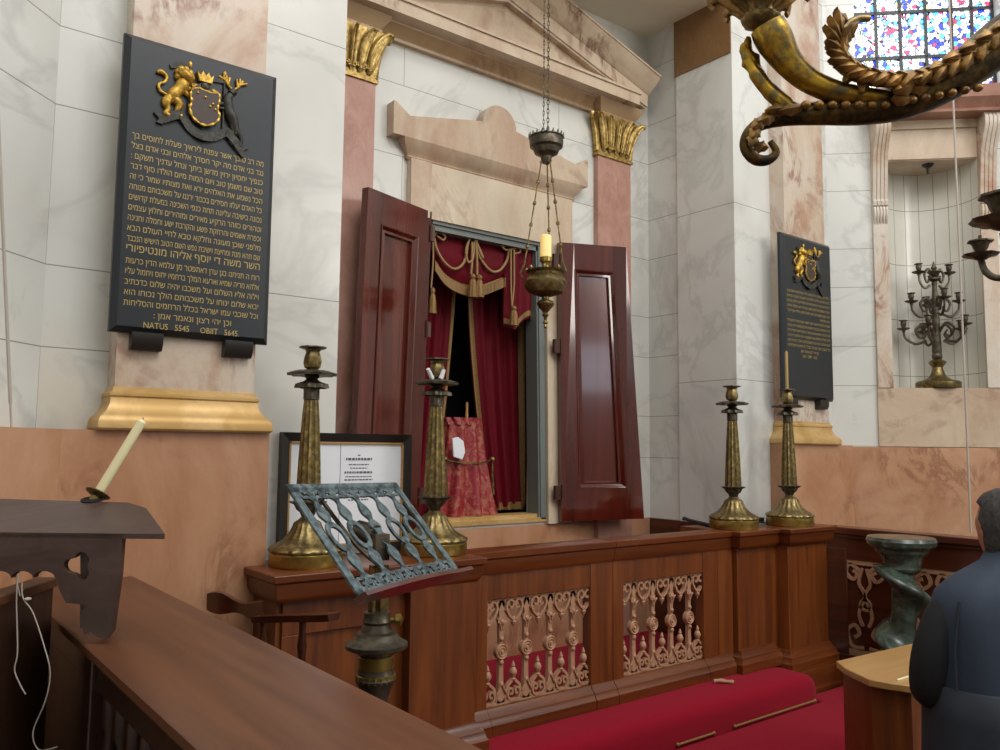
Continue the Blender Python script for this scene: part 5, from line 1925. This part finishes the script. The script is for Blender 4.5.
up_ = [(862, 26), (850, 27), (838, 36), (831, 50), (834, 66), (848, 78), (870, 85), (900, 85), (935, 76), (965, 60), (1000, 34), (1050, 12), (1110, 20)]
rad = [3, 4, 6, 7, 9, 9, 8, 8, 9, 10, 12, 12, 8]
sm = smooth_path([(x, y, r) for (x, y), r in zip(up_, rad)], 5)
b.tube([W_(x, y, -.05) for x, y, r in sm], [r * PXM for *_, r in sm], 12)
up_arm = b.obj('scroll', 'brass', chd, ang=80)


b = B()
random.seed(3)
for i, (x, y, r) in enumerate(sm[14:]):
    if i % 2 == 0 and x < 1040:
        nx = sm[min(14 + i + 1, len(sm) - 1)]
        a = math.atan2(nx[1] - y, nx[0] - x) + PI
        leaf_(b, x, y - r * .6, a - .55, 22 + random.random() * 6, 6, -.07)
        leaf_(b, x, y + r * .5, a + .5, 20 + random.random() * 6, 6, -.06)
for a_, x, y in ((2.6, 836, 62), (2.9, 834, 52), (3.2, 838, 40), (3.7, 842, 32), (2.2, 846, 76), (1.9, 858, 84), (2.9, 842, 70)):
    leaf_(b, x, y, a_, 18, 6, -.05)
b.obj('acanthus_leaves', metal('leaf_gold', '#a9834a', '#6d5433', .42, 18, .75), up_arm, ang=60)
b = B()
for i in range(14):
    x = 800 + i * 13
    y = 106 - max(0, i - 6) * 2.4
    b.ball(W_(x, y + 4, -.045), 5.5 * PXM, 5 * PXM, 4 * PXM)
for a_, x, y, l in ((2.9, 800, 110, 30), (3.0, 786, 112, 26), (2.7, 772, 118, 22), (2.5, 762, 122, 18), (1.9, 752, 136, 16), (2.2, 756, 130, 16), (.4, 752, 148, 12)):
    leaf_(b, x, y, a_, l, 6, -.03)
for i in range(9):
    x, y = 905 + i * 16, 96 - i * 10
    leaf_(b, x, y - 4, PI - .35, 26, 7, -.065)
    leaf_(b, x, y + 8, PI - .1, 24, 6, -.05)
b.obj('acanthus_leaves', bpy.data.materials['leaf_gold'], arm, ang=60)
cc = W_(757, 0, -.03)
b = B()
b.lathe([(.02, -.10), (.050, -.085), (.055, -.07), (.040, -.06), (.045, -.045), (.06, -.03), (.045, -.01), (.05, .02), (.10, .05), (.16, .07), (.19, .085), (.19, .10), (.12, .10), (.05, .08), (.004, .08)], cc, 28,
        lambda a, k, z: 1 + (.10 * math.sin(7 * a) if z > .03 else .04 * math.sin(9 * a)))
cg = b.obj('candle_cup', 'brass', chd, ang=60)
b = B()
for i in range(9):
    a = 2 * PI * i / 9
    pts = [cc + Vector((r * math.cos(a), r * math.sin(a), z)) for r, z in ((.03, -.05), (.06, -.03), (.09, .0), (.12, .02), (.14, .0), (.13, -.015))]
    b.tube(smooth_path(pts, 3), [.014] * 4 + [.020] * 8 + [.010] * 4, 8, flat=.6)
b.obj('acanthus_leaves', bpy.data.materials['leaf_gold'], cg, ang=60)
# candle cups of the other arms, at the right edge
for k, (x, y, d_, kk) in enumerate(((1004, 222, 2.55, 1.0), (981, 256, 2.9, .62))):
    c0 = DP(x, y, d_)
    s_ = kk
    b = B().lathe([(.006, -.03 * s_), (.03 * s_, -.02 * s_), (.05 * s_, -.006 * s_), (.085 * s_, .0), (.095 * s_, .010 * s_), (.06 * s_, .014 * s_), (.022 * s_, .02 * s_), (.035 * s_, .04 * s_), (.042 * s_, .062 * s_), (.05 * s_, .075 * s_),
                   (.066 * s_, .080 * s_), (.066 * s_, .088 * s_), (.03 * s_, .088 * s_), (.008, .09 * s_), (.006 if k else .03 * s_, (.12 if k else .09) * s_)], c0, 28, lambda a, k_, z: 1 + .05 * math.sin(8 * a))
    b.obj('candle_cup', 'bronze_dark', chd)
b = B()
b.tube(smooth_path([DP(981, 260, 2.9), DP(986, 272, 2.85), DP(1000, 278, 2.8), DP(1030, 270, 2.75), DP(1080, 230, 2.7), DP(1130, 150, 2.5), DP(1174, 90, 2.4)], 5), .012, 8)
b.tube(smooth_path([DP(1004, 232, 2.55), DP(1010, 250, 2.55), DP(1040, 262, 2.5), DP(1090, 240, 2.5), DP(1130, 150, 2.45), DP(1174, 100, 2.4)], 5), .014, 8)
b.obj('lower_arm', 'bronze_dark', chd, ang=80)
b = B()
b.lathe([(.004, -.50), (.03, -.48), (.06, -.42), (.04, -.38), (.09, -.30), (.12, -.2), (.07, -.1), (.05, .0), (.09, .1), (.06, .2), (.03, .3), (.012, .4), (.012, 6.4 - CC.z)], CC, 28)
b.obj('central_stem', 'brass', chd)

# ================================================================== PERSON
PC = DP(1022, 560, 2.4)
pb_ = Vector((PC.x, PC.y, 0))
fwd = (_dh * .98 - _r * .16).normalized()
rt = Vector((fwd.y, -fwd.x, 0))
HT = 1.519


def pp(r_, f_, z):
    return pb_ + rt * r_ * 1.06 + fwd * f_ + H_ * z * 1.01


per = thing('person', 'person seen from behind in a blue grey vest over black sleeves at the right edge', 'person', pb_)


def skin(name, verts, edges, radii, mat, parent, root=0, sub=2, world=True):
    me = bpy.data.meshes.new(name)
    me.from_pydata([tuple(v) for v in verts], edges, [])
    o = bpy.data.objects.new(name, me)
    COL.objects.link(o)
    if parent:
        o.parent = parent
        o.matrix_parent_inverse = INV.get(parent.name, Matrix.Identity(4))
    sk = o.modifiers.new('skin', 'SKIN')
    sk.use_smooth_shade = True
    me.skin_vertices[0].data[root].use_root = True
    for i, r in enumerate(radii):
        me.skin_vertices[0].data[i].radius = (r, r) if not hasattr(r, '__len__') else r
    ss = o.modifiers.new('sub', 'SUBSURF')
    ss.levels = ss.render_levels = sub
    me.materials.append(M[mat])
    return o


V = [pp(0, 0, .86), pp(0, 0, 1.0), pp(0, .01, 1.14), pp(0, 0, 1.26), pp(0, .02, 1.33), pp(0, .03, 1.37)]
Rd = [(.14, .11), (.13, .10), (.15, .11), (.10, .08), (.045, .045), (.045, .045)]
Ed = [(i, i + 1) for i in range(5)]
for sg in (-1, 1):
    o0 = len(V)
    V += [pp(sg * .15, 0, 1.25), pp(sg * .215, -.01, 1.20), pp(sg * .27, .04, .97), pp(.06 + sg * .14, .20, .91), pp(.07 + sg * .07, .26, .90)]
    Rd += [.045, .045, .040, .034, .026]
    Ed += [(3, o0)] + [(o0 + i, o0 + i + 1) for i in range(4)]
    o1 = len(V)
    V += [pp(sg * .09, 0, .80), pp(sg * .10, .01, .46), pp(sg * .10, -.02, .10), pp(sg * .11, .12, .035)]
    Rd += [.085, .058, .040, .036]
    Ed += [(0, o1)] + [(o1 + i, o1 + i + 1) for i in range(3)]
skin('body', V, Ed, Rd, 'skin', per)
# head with face
b = B()
R = []
hc = pp(0, .05, HT - .11)
for i in range(17):
    t = i / 16
    z = -.118 + .226 * t
    rr = math.sqrt(max(0.001, 1 - ((t - .58) / (.58 if t < .58 else .42)) ** 2))
    rw = .074 * rr ** .7 * (0.82 + .18 * min(1, t * 2))
    rf = .092 * rr ** .7
    ring = []
    for a in [2 * PI * j / 24 for j in range(24)]:
        u, v = math.sin(a), math.cos(a)              # v forward
        f = rf * v
        if v > 0:
            nose = math.exp(-((u / .16) ** 2)) * math.exp(-(((t - .42) / .085) ** 2)) * .028
            brow = math.exp(-(((t - .60) / .05) ** 2)) * .006
            eye = -math.exp(-(((abs(u) - .42) / .16) ** 2)) * math.exp(-(((t - .52) / .05) ** 2)) * .012
            lips = math.exp(-((u / .3) ** 2)) * math.exp(-(((t - .24) / .03) ** 2)) * .007
            chin = math.exp(-((u / .4) ** 2)) * math.exp(-(((t - .08) / .06) ** 2)) * .012
            f += nose + brow + eye + lips + chin
        ring.append(hc + rt * (rw * u) + fwd * f + H_ * z)
    R.append(ring)
b.rings(R)
hd_ = b.obj('head', 'skin', per, ang=80)
for sg in (-1, 1):
    b = B()
    b.ball(hc + rt * (sg * .076) + fwd * -.005 + H_ * .0, .012, .018, .030)
    b.obj('ear', 'skin', hd_)
    b = B()
    b.ball(hc + rt * (sg * .031) + fwd * .078 + H_ * .003, .011)
    b.obj('eye', 'white', hd_)
b = B()
R = []
for i in range(14):
    t = i / 13
    z = -.075 + .20 * t
    rr = math.sqrt(max(0.002, 1 - ((t - .45) / (.75 if t < .45 else .56)) ** 2))
    ring = []
    for a in [2 * PI * j / 40 for j in range(40)]:
        u, v = math.sin(a), math.cos(a)
        cut = 1.0
        f = .104 * rr ** .75 * v
        if v > .15 and z < .07:
            f = .104 * .15 * rr + (-.01 if z < .03 else 0)
        wob = 1 + .025 * math.sin(13 * a + 3 * t) + .02 * math.sin(29 * a + 9 * t)
        ring.append(hc + rt * (.088 * rr ** .7 * u * wob) + fwd * (f * wob - .006) + H_ * z)
    R.append(ring)
b.rings(R)
b.obj('hair', 'hair', per, ang=80)
# hands
for sg in (-1, 1):
    V, Ed, Rd = [pp(.07 + sg * .07, .25, .905), pp(.07 + sg * .065, .29, .90), pp(.07 + sg * .06, .325, .895)], [(0, 1), (1, 2)], [(.024, .016), (.034, .014), (.036, .012)]
    for k, (dx, l) in enumerate(((-.027, .060), (-.009, .072), (.010, .068), (.028, .052))):
        o0 = len(V)
        V += [pp(.07 + sg * (.06 + dx * .8), .340, .895), pp(.07 + sg * (.06 + dx), .340 + l * .45, .888), pp(.07 + sg * (.058 + dx), .340 + l * .8, .870), pp(.07 + sg * (.057 + dx), .340 + l * .95, .853)]
        Rd += [.0095, .009, .008, .0065]
        Ed += [(2, o0), (o0, o0 + 1), (o0 + 1, o0 + 2), (o0 + 2, o0 + 3)]
    o0 = len(V)
    V += [pp(.07 + sg * .030, .295, .895), pp(.07 + sg * .012, .325, .883), pp(.07 + sg * .012, .350, .871)]
    Rd += [.011, .010, .008]
    Ed += [(1, o0), (o0, o0 + 1), (o0 + 1, o0 + 2)]
    skin('hand', V, Ed, Rd, 'skin', per, sub=1)
# clothing
for sg in (-1, 1):
    skin('sleeve', [pp(sg * .15, .02, 1.24), pp(sg * .222, .02, 1.18), pp(sg * .272, .02, 1.06), pp(sg * .285, .03, .95), pp(.06 + sg * .12, .22, .91)],
         [(0, 1), (1, 2), (2, 3), (3, 4)], [.050, .062, .062, .056, .040], 'black_cloth', per)
    skin('trouser_leg', [pp(sg * .07, 0, .86), pp(sg * .09, 0, .80), pp(sg * .10, .01, .46), pp(sg * .10, -.02, .08)], [(0, 1), (1, 2), (2, 3)], [.10, .10, .075, .06], 'black_cloth', per)
    b = B()
    b.rings([[pp(sg * .105 + .045 * math.cos(a) * k, .04 + .13 * math.sin(a) * k, z) for a in [2 * PI * j / 20 for j in range(20)]] for k, z in ((1, .0), (1.02, .03), (.9, .06), (.6, .09))])
    b.obj('shoe', 'black_cloth', per)
b = B()
R = []
for z, wx, wy, fo in ((.74, .275, .175, 0), (.80, .272, .172, 0), (.92, .268, .165, 0), (1.02, .266, .160, 0), (1.10, .266, .158, 0), (1.18, .262, .152, 0), (1.235, .248, .142, 0), (1.275, .205, .118, 0), (1.302, .150, .092, .005), (1.322, .105, .078, .01), (1.345, .078, .07, .02), (1.352, .07, .064, .022)):
    R.append([pp(wx * math.copysign(abs(math.cos(a)) ** .75, math.cos(a)), fo + wy * math.copysign(abs(math.sin(a)) ** .85, math.sin(a)) + .006 * math.sin(7 * a + z * 9), z) for a in [2 * PI * j / 48 for j in range(48)]])
b.rings(R)
vs_ = b.obj('vest', 'vest', per, ang=80)
b = B()
b.rings([[pp(wx * math.copysign(abs(math.cos(a)) ** .75, math.cos(a)), wy * math.copysign(abs(math.sin(a)) ** .85, math.sin(a)) + .006 * math.sin(7 * a + z * 9), z) for a in [2 * PI * j / 48 for j in range(48)]]
         for z, wx, wy in ((.62, .295, .195), (.74, .288, .187), (.90, .280, .178), (.985, .275, .170), (.99, .262, .160))])
b.obj('vest_hem_flap', 'vest_low', vs_, ang=80)
for sg in (-1, 1):
    b = B()
    b.tube([pp(sg * .243, -.060, 1.225), pp(sg * .266, -.066, 1.10), pp(sg * .268, -.07, .99)], .004, 6)
    b.obj('armhole_piping', 'vest_low', vs_)
